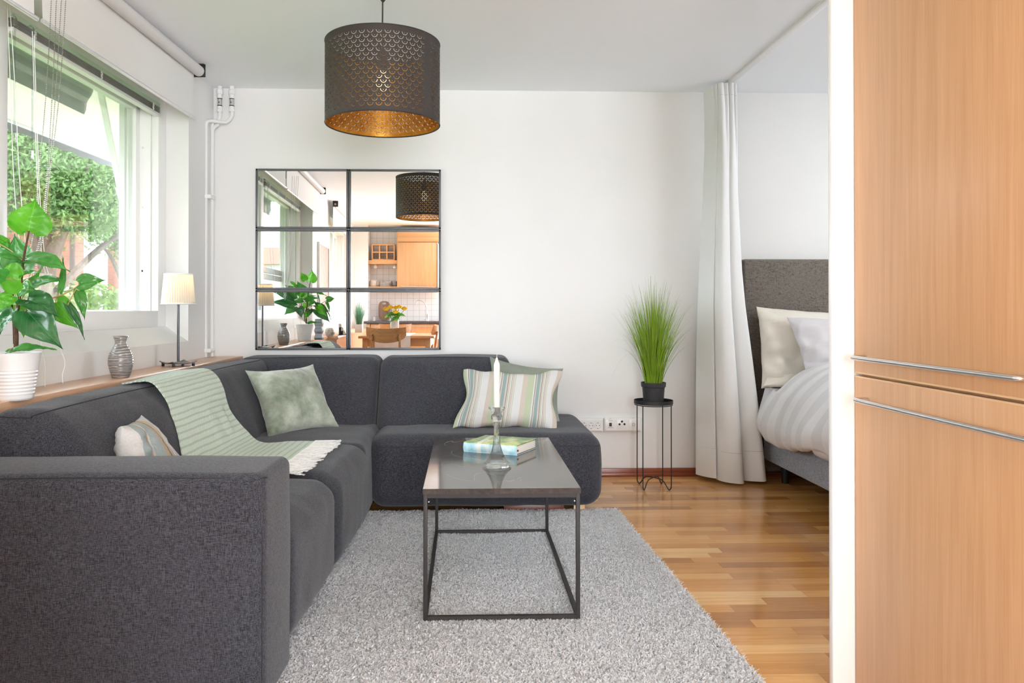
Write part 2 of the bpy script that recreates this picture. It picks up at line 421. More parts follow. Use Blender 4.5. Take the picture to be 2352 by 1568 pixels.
# table stone
t = NT('grey_stone_laminate'); v = t.coord()
n1 = t.noise(v, 6, 6, .6, .4)
nd = t.N('TexNoise'); nd.inputs['Scale'].default_value = 3; nd.inputs['Detail'].default_value = 4; t.L(v, nd.inputs['Vector'])
va = t.N('VectorMath'); va.operation = 'MULTIPLY_ADD'; t.L(nd.outputs['Color'], va.inputs[0]); va.inputs[1].default_value = (.45, .45, .45); t.L(v, va.inputs[2])
def lines(scl, seed, th, gate):
    q = t.noise(t.coord((scl, scl*.55, scl), loc=(seed, seed, 0), rot=(0, 0, .9+seed*.1)), 1, 2, .4, .3)
    return t.math('MULTIPLY', t.math('LESS_THAN', t.math('ABSOLUTE', t.math('SUBTRACT', q, .5)), th), t.math('GREATER_THAN', t.noise(t.coord(loc=(seed*3, 0, 0)), 5, 3), gate))
vein = t.math('MAXIMUM', lines(2.3, 1.0, .0011, .47), lines(4.2, 4.0, .0011, .53))
n2 = t.noise(v, 38, 5, .7); n1 = t.math('ADD', t.math('MULTIPLY', n1, .55), t.math('MULTIPLY', n2, .45)); c0 = t.ramp(n1, [(.38, (.050, .044, .041)), (.55, (.095, .086, .08)), (.66, (.16, .15, .14))])
t.base(t.mix(t.math('MULTIPLY', vein, .55), c0, (.42, .40, .38)), .09, 0, .5); M['tabletop'] = t.m

# brick
t = NT('red_brick'); v = t.coord(); sx = t.N('SeparateXYZ'); t.L(v, sx.inputs[0]); cb = t.N('CombineXYZ')
t.L(t.math('ADD', sx.outputs[0], sx.outputs[1]), cb.inputs[0]); t.L(sx.outputs[2], cb.inputs[1])
bk = t.N('TexBrick'); t.L(cb.outputs[0], bk.inputs['Vector']); bk.inputs['Scale'].default_value = 1
bk.inputs['Color1'].default_value = (.20, .075, .05, 1); bk.inputs['Color2'].default_value = (.28, .12, .085, 1); bk.inputs['Mortar'].default_value = (.23, .14, .11, 1)
bk.inputs['Brick Width'].default_value = .25; bk.inputs['Row Height'].default_value = .075; bk.inputs['Mortar Size'].default_value = .006
t.base(bk.outputs[0], .9, 0, .1); M['brick'] = t.m
def leafmat(name, a, b, rough=.4, tr=.25, veins=False, spec=.5):
    t = NT(name); v = t.coord(); f = t.noise(v, 14, 4)
    c = t.ramp(f, [(.3, a), (.7, b)])
    if veins:
        u = t.N('TexCoord'); sx = t.N('SeparateXYZ'); t.L(u.outputs['UV'], sx.inputs[0])
        ax = t.math('ABSOLUTE', t.math('SUBTRACT', sx.outputs[0], .5)); mid = t.math('LESS_THAN', ax, .012)
        s2 = t.math('FRACT', t.math('MULTIPLY', t.math('SUBTRACT', sx.outputs[1], t.math('MULTIPLY', ax, .7)), 7))
        vv = t.math('LESS_THAN', t.math('ABSOLUTE', t.math('SUBTRACT', s2, .5)), .045)
        vm = t.math('MAXIMUM', mid, t.math('MULTIPLY', vv, .55))
        c = t.mix(t.math('MULTIPLY', vm, .22), c, tuple(min(1, x*2.2+.04) for x in b))
        t.bump(t.math('SUBTRACT', 1, vm), .4, .001)
    t.base(c, rough, 0, spec); t.p.inputs['Transmission Weight'].default_value = 0
    if tr:
        d = t.N('BsdfTranslucent'); t.L(c, d.inputs[0]); m = t.N('MixShader'); m.inputs[0].default_value = tr
        t.L(t.p.outputs[0], m.inputs[1]); t.L(d.outputs[0], m.inputs[2]); t.L(m.outputs[0], t.out.inputs[0])
    return t.m
M['leafdark'] = leafmat('leaf_dark', (.012, .085, .02), (.035, .17, .045), .22, .2, True, .95)
M['leafmid'] = leafmat('leaf_mid', (.03, .19, .02), (.08, .33, .05), .24, .3, True, .95)
M['leafbright'] = leafmat('leaf_bright', (.06, .30, .01), (.14, .48, .03), .38, .45, True)
M['stem'] = plain('brown_stem', (.10, .055, .03), .8, 0, .2, .3, 60, .5)
M['twig'] = plain('tan_twig', (.42, .26, .12), .7)
M['grass'] = leafmat('grass_green', (.17, .33, .012), (.36, .54, .04), .5, .35)
M['grass2'] = leafmat('grass_olive', (.20, .26, .05), (.34, .38, .10), .5, .3)
M['bluegrass'] = leafmat('grass_bluegreen', (.10, .32, .18), (.22, .48, .32), .5, .3)
M['tree'] = leafmat('tree_leaves', (.08, .16, .05), (.24, .38, .13), .7, .3)
M['tree2'] = leafmat('tree_leaves_pale', (.15, .24, .10), (.34, .46, .20), .7, .3)
M['hedge'] = leafmat('hedge_leaves', (.12, .2, .05), (.25, .36, .11), .7, .3)
M['bark'] = plain('bark', (.14, .115, .10), .95, 0, .1, .3, 18, .8)
M['lawn'] = plain('lawn', (.13, .2, .06), .95, 0, .1, .3, 8)
M['asphalt'] = plain('pavement', (.34, .33, .32), .95, 0, .1, .1, 8)
M['facade'] = plain('white_render_facade', (.62, .62, .60), .9, 0, .1, .02, 2)
M['gflass'] = plain('far_window_glass', (.30, .36, .40), .1, 0, .6)
M['awn'] = plain('cream_awning_cloth', (.70, .68, .60), .85, 0, .1, .02, 3)
t = NT('awning_cloth'); c = t.ramp(t.noise(t.coord(), 4, 3), [(.3, (.66, .64, .56)), (.7, (.74, .72, .64))]); t.base(c, .85, 0, .1)
d = t.N('BsdfTranslucent'); d.inputs[0].default_value = (.78, .76, .66, 1); m_ = t.N('MixShader'); m_.inputs[0].default_value = .5
t.L(t.p.outputs[0], m_.inputs[1]); t.L(d.outputs[0], m_.inputs[2]); t.L(m_.outputs[0], t.out.inputs[0]); M['awning'] = t.m
M['awngrey'] = plain('grey_awning_edge', (.22, .22, .23), .8, 0, .2, .05, 10)

# ================================================================== ROOM SHELL
PYW_ = 2.09; WXW = 1.70; KY = -2.94                                   # kitchen wall
struct('floor', box(-1.62, 5.0, KY-.1, D+.1, -.05, 0).w(lambda p: p if p.x > 0 else Vector((LW(p.y, .02, 0).x, p.y, p.z))), M['floor'], 0)
struct('ceiling', box(-2.3, 5.0, KY-.1, D+.1, 2.5, 2.56), M['ceiling'], 0)
struct('wall_back', box(-2.05, 5.0, D, D+.12, 0, 2.5), M['wall'], 0)
struct('wall_right', S().add(box(3.9, 4.0, PYW_, 2.5, 0, 2.5), box(3.9, 4.0, 3.7, D, 0, 2.5), box(3.9, 4.0, 2.5, 3.7, 0, 1.3), box(3.9, 4.0, 2.5, 3.7, 2.2, 2.5)), M['wall'], 0)  # unseen opening added here so sky light reaches the bed nook
struct('wall_nook_front', box(WXW, 4.0, PYW_, PYW_+.1, 0, 2.5), M['wall'], 0)
NA, NB, NC, ND = 4.525, 1.19, -.14, -2.6      # window niche edges along the left wall
SO = .34
# niche 1: walls around it, with the sloped inner sill
wl_ = S()
wl_.add(lbox(NA, D+.1, 0, SO, 0, 2.5), lbox(NC, NB, 0, SO, 0, 2.5), lbox(KY-.1, ND, -.02, SO, 0, 2.5))
for a, b in ((NB, NA), (ND, NC)):
    wl_.add(lbox(a, b, 0, SO, 2.32, 2.5))
    q = [(0, 0), (0, .896), (.13, .983), (SO-.02, .983), (SO-.02, 0)]
    n = len(q); vv = [LW(a, o, z) for o, z in q]+[LW(b, o, z) for o, z in q]
    wl_.add(S(vv, [tuple(range(n)), tuple(reversed(range(n, 2*n)))]+[(i, i+n, (i+1) % n+n, (i+1) % n) for i in range(n)]))
struct('wall_left', wl_, M['wall'], 0)
struct('wall_kitchen', S().add(box(-2.1, -.15, KY-.1, KY, 0, 2.5), box(-.15, 1.85, KY-.1, KY, 0, .25), box(-.15, 1.85, KY-.1, KY, 2.40, 2.5), box(1.85, 2.3, KY-.1, KY, 0, 2.5)), M['wall'], 0)
struct('window_added', S().add(box(-.15, -.09, KY-.1, KY-.02, .25, 2.40), box(1.79, 1.85, KY-.1, KY-.02, .25, 2.40), box(.82, .88, KY-.1, KY-.02, .25, 2.40), box(-.15, 1.85, KY-.1, KY-.02, .25, .31), box(-.15, 1.85, KY-.1, KY-.02, 2.34, 2.40)), M['trimwhite'], 0)  # made-up window frame, added around the rear fill light
struct('trim_1', box(-1.60, -.16, KY, KY+.006, .86, 2.5).w(lambda p: p), M['tile'], 0)
struct('trim_2', box(-1.60, -1.594, KY+.006, KY+.3, .9, 2.5), M['tiley'], 0)
struct('wall_reveal', box(-1.95, -1.60, KY, KY+.32, 0, 2.5), M['wall'], 0)
bb = S().add(box(.7, 1.62, D-.016, D, 0, .052, .004), box(.7, 1.62, D-.026, D-.016, 0, .024, .004),
             box(1.62, 4.2, D-.016, D, 0, .052, .004), box(1.62, 4.2, D-.026, D-.016, 0, .024, .004))
struct('baseboard_back', bb, M['base'])
# partition behind the wardrobe: its white end faces the camera
PYW = 2.06; WX = 1.063
struct('wall_partition', box(WX-.060, WX+.68, PYW, PYW+.022, 0, 2.5, .002), M['white'])
struct('wall_wardrobe_side', box(WX+.60, WX+.68, -1.5, PYW-.001, 0, 2.5), M['wall'], 0)

# ------------------------------------------------------------------ windows
def window(nm, a, b, m0, m1, far=True):
    fr = S()
    FW = .105
    fr.add(lbox(b-FW, b, .13, .17, .983, 2.32, .003), lbox(a, a+FW, .13, .17, .983, 2.32, .003),
           lbox(a+FW, b-FW, .13, .17, .983, 1.075, .003), lbox(a+FW, b-FW, .13, .17, 2.262, 2.32, .003))
    fr.add(lbox(b-FW-.012, b-FW+.02, .171, .25, .99, 2.31), lbox(a+FW-.02, a+FW+.012, .171, .25, .99, 2.31))
    fr.add(lbox(a+.03, b-.03, .172, .30, .95, 1.045), lbox(a+.03, b-.03, .172, .30, 2.264, 2.34))
    fr.add(lbox(m0, m1, .135, .27, 1.05, 2.29, .004))
    fr.add(lbox(b-.022, b, .17, .34, .95, 2.34), lbox(a, a+.022, .17, .34, .95, 2.34))
    r = struct(nm, fr, M['trimwhite'])
    for y0, y1 in ((a+FW+.01, m0), (m1, b-FW-.01)):
        s = S(); t_ = .05
        s.add(lbox(y0, y0+t_, .23, .275, 1.03, 2.28, .004), lbox(y1-t_, y1, .23, .275, 1.03, 2.28, .004),
              lbox(y0, y1, .23, .275, 1.03, 1.08, .004), lbox(y0, y1, .23, .275, 2.215, 2.28, .004))
        s.add(lbox(y1-t_-.03, y1-t_-.006, .28, .31, 1.05, 2.26), lbox(y0+t_+.006, y0+t_+.03, .28, .31, 1.05, 2.26))
        sa = obj('window_sash', s, M['trimwhite'], r)
        obj('window_pane', lbox(y0+t_-.01, y1-t_+.01, .25, .256, 1.07, 2.23), M['glass'], sa, 0)
    for z in (1.30, 1.66, 2.0):
        obj('screw_cap', lathe([(.006, 0), (.006, .003), (0, .0045)], n=12).ry(PI/2).mv(LW(b-FW-.05, .2, z)+Vector((0, 0, 0))), M['trimwhite'] if z > 1.4 else M['metalgrey'], r)
    return r
w1 = window('window_1', NB, NA, 2.955, 3.06)
w2_ = window('window_2', ND, NC, -1.45, -1.35)
# outside face of the wall around window 1, rough render seen through the glass
struct('trim_3', S().add(lbox(NA+.015, NA+.9, SO, SO+.03, -.6, 3.2), lbox(NB-1.2, NB-.02, SO, SO+.03, -.6, 3.2), lbox(ND, D+.6, SO, SO+.03, -.9, .95)), M['stucco'], 0)
struct('trim_4', S().add(lbox(NA-.006, NA+.02, .31, SO+.02, .95, 2.36), lbox(ND, D+.4, SO, SO+.03, 2.34, 3.2)), M['stucco'], 0)
# outer grey rail of the nearer sash (seen in the mirror)
struct('trim_5', S().add(lbox(NB+.16, 2.95, .30, .33, 1.385, 1.44, .004), lbox(NB+.16, 2.95, .30, .33, 1.45, 1.505, .004)), M['blindmetal'])

# ------------------------------------------------------------------ venetian blinds drawn up, one over each sash
def blind(y0, y1, label):
    r = thing('venetian_blind', label, 'blind', LW((y0+y1)/2, .145, 2.195), 'raised venetian blinds above the window')
    obj('head_rail', lbox(y0, y1, .120, .150, 2.240, 2.262, .002), M['greenpaint'], r)
    s = S()
    for i in range(7): s.add(lbox(y0+.003, y1-.003, .117+.0012*(i % 2), .150, 2.2040+i*.0052, 2.2062+i*.0052, .0008))
    tag(obj('slat_stack', s, M['blindmetal'], r), kind='stuff')
    obj('slat_core', lbox(y0+.006, y1-.006, .124, .146, 2.204, 2.24), M['blinddark'], r)
    obj('bottom_rail', lbox(y0, y1, .116, .150, 2.186, 2.203, .003), M['trimwhite'], r)
    for q in (.10, .5, .92):
        y = y0+(y1-y0)*q; s = S()
        for i in range(4): s.add(tube(curve([LW(y+(.006 if (i+j) % 2 else -.006), .111, 2.199+i*.01+j*.005) for j in range(3)], 3), .003, 6))
        obj('ladder_clip', s, M['cord'], r)
    return r
b1 = blind(3.062, 4.417, 'raised blind stack with green head rail above the far pane')
b2 = blind(1.30, 2.952, 'raised blind stack cut by the top left corner of the photo')
b3 = blind(-1.34, -.26, 'raised blind over the kitchen window, seen in the mirror')
def wand(y, z0, z1, o, label):
    r = thing('blind_wand', label, 'blind wand', LW(y, o, z0))
    obj('rod', lathe([(.0042, z0+.04), (.0042, z1-.03)], LW(y, o, 0), 6), M['clearrod'], r)
    obj('tip', lathe([(.0062, z0), (.0062, z0+.035), (.0045, z0+.042)], LW(y, o, 0), 8), M['clearrod'], r)
    obj('hook', tube(curve([LW(y, o, z1-.032), LW(y, o-.006, z1-.01), LW(y, o+.006, z1+.008), LW(y, o+.02, z1+.004)]), .0025, 8), M['clearrod'], r)
M['clearrod'] = glassmat('clear_rod', (.88, .9, .92), .5)
wand(3.135, 1.690, 2.225, .085, 'clear plastic wand hanging in front of the far pane')
wand(3.02, 1.735, 2.225, .085, 'clear plastic wand hanging in front of the window post')
# ------------------------------------------------------------------ roller blinds near the ceiling
def roller(y0, y1, zb, label, up=0):
    r = thing('roller_blind', label, 'roller blind', LW((y0+y1)/2, -.09, zb), 'white roller blinds on tubes under the ceiling')
    c = tube([LW(y0, -.09, 2.458), LW(y1, -.09, 2.458)], .031, 28)
    obj('roller_tube', c, M['rollertube'], r)
    f = sheet(2, 12, lambda u, v_: LW(y0+(y1-y0)*u, -.06+.002*math.sin(v_*5), zb+.006+(2.46-zb)*v_))
    obj('fabric', thick(f, .0008), M['rollerfabric'], r)
    obj('hem_bar', tube([LW(y0-.004, -.061, zb), LW(y1+.012, -.063, zb)], .0088, 12), M['alu'], r)
    for y in (y0-.008, y1+.008):
        b_ = S().add(lbox(y-.003, y+.003, -.125, -.055, 2.425, 2.5, .002), lbox(y-.014, y+.014, -.12, -.06, 2.494, 2.5, .001))
        obj('bracket', b_, M['metalgrey'], r)
        obj('end_cap', tube([LW(y-.01, -.09, 2.458), LW(y+.01, -.09, 2.458)], .012, 14), M['greymark'], r)
    return r
roller(2.955, 4.44, 2.186, 'white roller blind with aluminium hem bar over the far pane')
roller(1.05, 2.90, 2.178, 'white roller blind at the top left edge of the photo')
roller(-1.35, .0, 2.178, 'white roller blind beyond the wall pier, seen in the mirror')
def beads(pts, label):
    P = curve(pts, 14); d = [0]
    for a, b in zip(P, P[1:]): d.append(d[-1]+(b-a).length)
    n = int(d[-1]/.0075); s = S(); j = 0
    for i in range(n):
        q = i*.0075
        while d[j+1] < q: j += 1
        p = P[j].lerp(P[j+1], (q-d[j])/max(1e-9, d[j+1]-d[j]))
        s.add(lathe([(0, -.0027), (.0023, -.0012), (.0023, .0012), (0, .0027)], p, 6, False))
    s.add(tube(P, .0006, 4))
    o = obj('bead_chain', s, M['chain']); tag(o, label, 'chain', 'bead pull chains beside the window post')
YC = 2.92
for pts, lb in (
    ([(116,-25),(113,60),(108,150),(102,240),(92,360),(82,480),(72,560),(54,622)], 'leftmost of the four metal bead pull chains'),
    ([(128,-25),(124,80),(120,180),(112,330),(104,440),(96,520),(78,600),(62,650)], 'second bead pull chain from the left'),
    ([(140,-25),(134,80),(127,200),(117,330),(106,440),(98,520),(82,600),(68,655)], 'third bead pull chain from the left'),
    ([(150,-25),(144,80),(134,220),(121,340),(108,450),(101,530),(86,600),(72,662)], 'rightmost of the four metal bead pull chains')):
    beads([at(x, y, YC-.0012*i) for i, (x, y) in enumerate(pts)], lb)
for k, (pts, lb) in enumerate((
    ([(14,10),(22,200),(30,400),(40,520),(46,560)], 'thin white blind cord leftmost before the window post'),
    ([(20,12),(34,220),(42,380),(52,500),(66,640)], 'thin white blind cord just right of the post edge'),
    ([(72,70),(80,300),(88,480),(98,600),(110,640)], 'thin white blind cord between the bead chains and post'),
    ([(76,80),(84,300),(92,470),(104,600),(118,640)], 'thin white blind cord nearest the bead chains'))):
    o = obj('white_string', tube(curve([at(x, y, 2.99) for x, y in pts]), .0014, 6), M['cord']); tag(o, lb, 'string', 'white blind cords')
# the two loose cord ends that hang over the sill behind the plant
for k, (pts, lb) in enumerate((
    ([(93,765),(96,800),(104,835),(104,888)], 'thin white cord falling over the sill beside the plant pot'),
    ([(134,766),(139,800),(150,832),(144,860),(145,880)], 'thin white cord looping over the sill between pot and vase'))):
    o = obj('hanging_cord', tube(curve([at(x, y, 2.86+.0*i) for i, (x, y) in enumerate(pts)]), .0012, 6), M['cord']); tag(o, lb, 'cord', 'cord ends over the sill')

# ------------------------------------------------------------------ heating pipes in the corner
def pipe(x_top, y_top, x_run, y_run, label, front):
    r = thing('heating_pipe', label, 'pipe', (x_run, y_run, .78), 'white heating pipes in the room corner')
    top = Vector((x_top, y_top, 0))
    z = [2.5, 2.36, 2.30]
    P = curve([(x_top, y_top, 2.36), (x_top, y_top, 2.31), (x_top-.03 if front else x_top-.01, y_top-.005, 2.272), ((x_top+x_run)/2+.01, (y_top+y_run)/2, 2.262 if front else 2.25),
               (x_run+.012, y_run, 2.255 if front else 2.23), (x_run, y_run, 2.20), (x_run, y_run, 2.14), (x_run, y_run, .785)], 8)
    obj('pipe_run', tube(P, .0105, 14), M['wall'], r)
    obj('coupling', lathe([(.014, 2.335), (.018, 2.34), (.018, 2.352), (.015, 2.355), (.015, 2.372), (.0145, 2.375)], top, 20), M['wall'], r)
    obj('valve_body', lathe([(.0145, 2.375), (.0145, 2.42)], top, 20), M['chrome'], r)
    obj('valve_collar', lathe([(.0155, 2.372), (.0155, 2.377), (.0135, 2.378)], top, 20), M['black'], r)
    obj('valve_collar', lathe([(.0135, 2.417), (.0155, 2.418), (.0155, 2.422)], top, 20), M['black'], r)
    obj('valve_screw', lathe([(.004, 0), (.004, .003)], n=10).rx(PI/2).mv(top.x, top.y-.0145, 2.395), M['black'], r)
    obj('valve_top', lathe([(.0155, 2.422), (.0165, 2.43), (.0165, 2.445), (.021, 2.45), (.021, 2.475), (.016, 2.48), (.014, 2.5)], top, 20), M['wall'], r)
    return r
pipe(-1.565, 4.885, -1.60, 4.85, 'white heating pipe nearer the corner, left valve', False)
pipe(-1.49, 4.885, -1.622, 4.80, 'white heating pipe with the right valve and swan bend', True)
for z, lb in ((1.785, 'white pipe clip at mid height on the corner pipes'), (.825, 'white pipe clip just above the wooden ledge')):
    o = obj('pipe_clip', box(-1.645, -1.585, 4.78, 4.865, z-.012, z+.012, .003), M['plastic']); tag(o, lb, 'pipe clip', 'pipe clips')

# ------------------------------------------------------------------ wooden ledge under the window
SZ = .783
o = obj('wooden_ledge', lbox(1.30, D-.002, -.19, -.001, SZ-.038, SZ, .002), M['shelf']); tag(o, 'long pale beech ledge running under the window behind the sofa', 'ledge')
o = obj('ledge_cabinet', S().add(lbox(-2.05, 1.28, -.30, -.001, SZ-.038, SZ, .002), lbox(-2.05, 1.28, -.285, -.001, 0.02, SZ-.038)), M['shelf']); tag(o, 'beech ledge and cabinet continuing past the pier, seen in the mirror', 'cabinet')

# ------------------------------------------------------------------ mirrors (six square panes with metal frames)
mx = [(-1.345, -.755), (-.752, -.162)]; mz = [(1.598, 1.982), (1.208, 1.594), (.822, 1.205)]
names = [['top left', 'top right'], ['middle left', 'middle right'], ['bottom left', 'bottom right']]
seen = [['showing the window and roller blinds', 'showing the pendant shade and ceiling'], ['showing the window reveal', 'showing the kitchen shelf'], ['showing the potted plant and table lamp', 'showing yellow roses and a chair']]
tilt = [.0034, .0009, .0006]
for i, (z0, z1) in enumerate(mz):
    for j, (x0, x1) in enumerate(mx):
        r = thing('wall_mirror', f'{names[i][j]} black framed wall mirror, {seen[i][j]}', 'mirror', ((x0+x1)/2, D-.01, z0), 'black framed mirrors in a grid above the sofa')
        fw = .013; fr = S()
        for q in (box(x0, x1, D-.022, D-.001, z1-fw, z1, .002), box(x0, x1, D-.022, D-.001, z0, z0+fw, .002), box(x0, x0+fw, D-.022, D-.001, z0, z1, .002), box(x1-fw, x1, D-.022, D-.001, z0, z1, .002)): fr.add(q)
        obj('frame', fr, M['mirrorframe'], r)
        zc = (z0+z1)/2; tl = math.tan(tilt[i])
        gl = box(x0+.008, x1-.008, D-.014, D-.008, z0+.008, z1-.008).w(lambda p: (p.x, p.y+(p.z-zc)*tl, p.z))
        obj('mirror_glass', gl, M['mirror'], r, 0)

# ================================================================== SOFA
SH = lambda p: (p.x+.042*(p.y-3.9), p.y, p.z)
sofa = thing('corner_sofa', 'large charcoal woven corner sofa with low arm, standing under the mirrors', 'sofa', (-.9, 3.2, 0))
def leanx(xr, k, z0, z1):
    return lambda p: (xr+(p.x-xr)*(1+k*max(0, min(1, (z1-p.z)/(z1-z0)))), p.y, p.z)
def leany(yr, k, z0, z1):
    return lambda p: (p.x, yr+(p.y-yr)*(1+k*max(0, min(1, (z1-p.z)/(z1-z0)))), p.z)
arm = rbox(-1.44, -.458, 2.035, 2.315, .02, .648, .028, bulge=(.006, .006, .012), wr=.002, ws=5).w(SH)
a_ = obj('armrest', arm, M['sofa'], sofa, 60)
def seam(pts, parent, r=.0016, k=6):
    return obj('seam', tube(curve(pts, k), r, 6), M['seam'], parent)
seam([Vector(SH(Vector(q))) for q in [(-1.42, 2.045, .634), (-1.0, 2.040, .642), (-.50, 2.045, .637), (-.468, 2.06, .636)]], a_)
seam([Vector(SH(Vector(q))) for q in [(-.466, 2.047, .633), (-.4635, 2.045, .4), (-.4635, 2.045, .03)]], a_)
for i, (y0, y1, z1) in enumerate(((2.318, 3.03, .428), (3.032, 3.775, .43))):
    s = rbox(-1.12, -.47, y0, y1, .035, z1, .085, bulge=(.012, .0, .016), wr=.006, ws=9, seed=i*9).w(SH)
    s_ = obj('seat_cushion', s, M['sofa'], sofa, 60)
s = rbox(-1.15, -.49, 3.70, 4.45, .035, .432, .05, bulge=(0, 0, .012), wr=.005, ws=8, seed=3)
obj('seat_cushion', s, M['sofa'], sofa, 60)
s = rbox(-.505, .712, 3.955, 4.80, .05, .428, .08, bulge=(.02, .012, .012), wr=.005, ws=7, seed=5)
s_ = obj('seat_cushion', s, M['sofa'], sofa, 60)
seam([(-.46, 3.95, .372), (0, 3.938, .376), (.45, 3.942, .374), (.66, 3.965, .370), (.705, 4.02, .37), (.716, 4.4, .372)], s_, .0013)
# backrests along the window
s = rbox(-1.42, -1.175, 2.325, 3.575, .38, .775, .085, bulge=(.014, 0, .010), wr=.006, ws=6, seed=11).w(leanx(-1.40, .85, .40, .772)).w(SH)
b_ = obj('backrest', s, M['sofa'], sofa, 60)
seam([Vector(SH(Vector(q))) for q in [(-1.39, 2.343, .765), (-1.25, 2.337, .758), (-1.225, 2.36, .770), (-1.215, 2.9, .779), (-1.215, 3.54, .772)]], b_, .0018)
s = rbox(-1.40, -1.215, 3.582, 4.62, .38, .785, .05, bulge=(.01, 0, .006), wr=.005, ws=6, seed=13).w(leanx(-1.40, .9, .40, .785)).w(SH)
b_ = obj('backrest', s, M['sofa'], sofa, 60)
seam([Vector(SH(Vector(q))) for q in [(-1.39, 3.60, .785), (-1.26, 3.61, .785), (-1.235, 3.66, .785), (-1.23, 4.0, .788), (-1.23, 4.5, .786)]], b_, .0018)
# backrests along the back wall
for i, (x0, x1) in enumerate(((-1.36, -.518), (-.512, .268))):
    s = rbox(x0, x1, 4.56, 4.86, .38, .795, .055, bulge=(0, .02, .006), wr=.005, ws=5, seed=17+i).w(leany(4.86, .95, .40, .79))
    b_ = obj('backrest', s, M['sofa'], sofa, 60)
    seam([(x0+.03, 4.60, .787), ((x0+x1)/2, 4.585, .795), (x1-.03, 4.60, .787)], b_, .0016)
for x, y in ((-.60, 2.2), (.60, 4.05)):
    obj('leg', box(x-.03, x+.03, y-.03, y+.03, 0, .05, .003), M['sofawood'] if x < 0 else M['oakedge'], sofa)
obj('skid', box(.20, .52, 4.03, 4.10, .0, .05, .003), M['sofawood'], sofa)

# ------------------------------------------------------------------ cushions
def pillow4(BL, BR, TR, TL, th, n=30, ear=.13, seed=0, wr=.010, side=-1):
    P = pillow(2, 2, 1, n, ear, seed, 0)
    BL, BR, TR, TL = map(Vector, (BL, BR, TR, TL))
    nrm = ((BR-BL).cross(TL-BL)).normalized(); v = []
    for p in P.v:
        u, q = (p.x+1)/2, (p.y+1)/2
        b = BL*(1-u)*(1-q)+BR*u*(1-q)+TR*u*q+TL*(1-u)*q
        e = min(1, abs(p.z)*4)
        edge = max(abs(p.x), abs(p.y))
        d = wr*(mnoise.noise(Vector((u*4+seed, q*4, 0)))+.6*mnoise.noise(Vector((u*10+seed, q*10, 3)))+.5*edge**4*mnoise.noise(Vector((u*26+seed, q*26, 5))))
        v.append(b+nrm*(p.z*th+d*(.4+e)))
    P.v = v; return P
t = NT('sage_velvet'); f = t.noise(t.coord(), 6, 6, .65, .25); t.base(t.ramp(f, [(.36, (.16, .19, .14)), (.5, (.29, .33, .255)), (.64, (.48, .52, .44))]), .75, 0, .2)
t.p.inputs['Sheen Weight'].default_value = .6; t.bump(t.noise(t.coord(), 18, 3), .35, .006); M['velvet'] = t.m
M['velvetgrey'] = plain('grey_green_velvet', (.235, .26, .215), .8, 0, .2, .15, 8, .2)
c1 = pillow4(at(617, 1008, 3.90), at(780, 981, 4.20), at(719, 836, 4.42), at(563, 850, 4.02), .16, seed=1)
tag(obj('cushion', c1, M['velvet'], None, 80), 'square sage green velvet cushion in the corner of the sofa', 'cushion')
c2 = pillow4(at(1112, 975, 4.44), at(1288, 975, 4.40), at(1294, 846, 4.52), at(1124, 818, 4.52), .09, seed=2)
tag(obj('cushion', c2, M['velvetgrey'], None, 80), 'plain grey green cushion tucked behind the striped one', 'cushion')
def pillow4s(*a, **k):                     # the striped one sags in the middle of its top edge and bulges low at the sides
    P = pillow4(*a, **k); BL = a[0]
    for i, (p, uv) in enumerate(zip(P.v, P.uv)):
        u, q = uv; P.v[i] = p+Vector((.012*math.sin(q*9)*(abs(u-.5)*2)**6*(1 if u > .5 else -1), 0, -.022*q**3*math.exp(-((u-.62)/.16)**2)+.006*math.sin(u*23)*((2*q-1)**8)))
    return P
# striped cover: stripes run bottom to top
t = NT('striped_cover'); tc = t.N('TexCoord'); sx = t.N('SeparateXYZ'); t.L(tc.outputs['UV'], sx.inputs[0])
W_, BE, TE, GR, NA_, LG = (.66, .655, .645), (.56, .50, .43), (.27, .37, .36), (.47, .52, .37), (.14, .17, .22), (.52, .52, .52)
per = [(0, GR), (.09, W_), (.13, NA_), (.145, BE), (.185, TE), (.28, BE), (.33, NA_), (.345, BE), (.38, GR), (.40, W_), (.43, NA_), (.44, BE), (.50, LG), (.515, W_), (.53, GR), (.55, W_), (.60, W_), (.76, BE), (.90, GR)]
fx = t.math('FRACT', t.math('MULTIPLY', t.math('ADD', sx.outputs[0], .0), 2.9))
c = t.ramp(fx, per, 'CONSTANT'); t.base(t.mix(t.noise(t.coord((300, 300, 300)), 1, 2), c, t.mix(1, c, (.84, .84, .84), 'MULTIPLY')), .9, 0, .1)
t.bump(t.noise(t.coord(), 260, 2), .4, .001); M['stripes'] = t.m
c3 = pillow4s(at(1040, 983, 4.14), at(1278, 988, 4.17), at(1291, 850, 4.34), at(1067, 848, 4.36), .13, seed=3, ear=.10)
tag(obj('cushion', c3, M['stripes'], None, 80), 'cream cushion with teal, green and beige stripes on the right seat', 'cushion')
t = NT('nubby_striped_cover'); tc = t.N('TexCoord'); sx = t.N('SeparateXYZ'); t.L(tc.outputs['UV'], sx.inputs[0])
per2 = [(0, (.66, .65, .63)), (.16, (.36, .42, .42)), (.30, (.50, .38, .28)), (.34, (.62, .60, .56)), (.38, (.40, .46, .46)), (.56, (.52, .40, .28)), (.62, (.16, .15, .14)), (.635, (.55, .47, .36)), (.72, (.66, .65, .63)), (.80, (.42, .44, .46)), (.815, (.66, .66, .66)), (.88, (.45, .47, .5)), (.895, (.68, .68, .68))]
c = t.ramp(sx.outputs[0], per2, 'CONSTANT'); t.base(t.mix(t.noise(t.coord((200, 200, 200)), 1, 2), c, t.mix(1, c, (.8, .8, .8), 'MULTIPLY')), .95, 0, .1)
t.bump(t.noise(t.coord(), 90, 3), .8, .004); M['stripes2'] = t.m
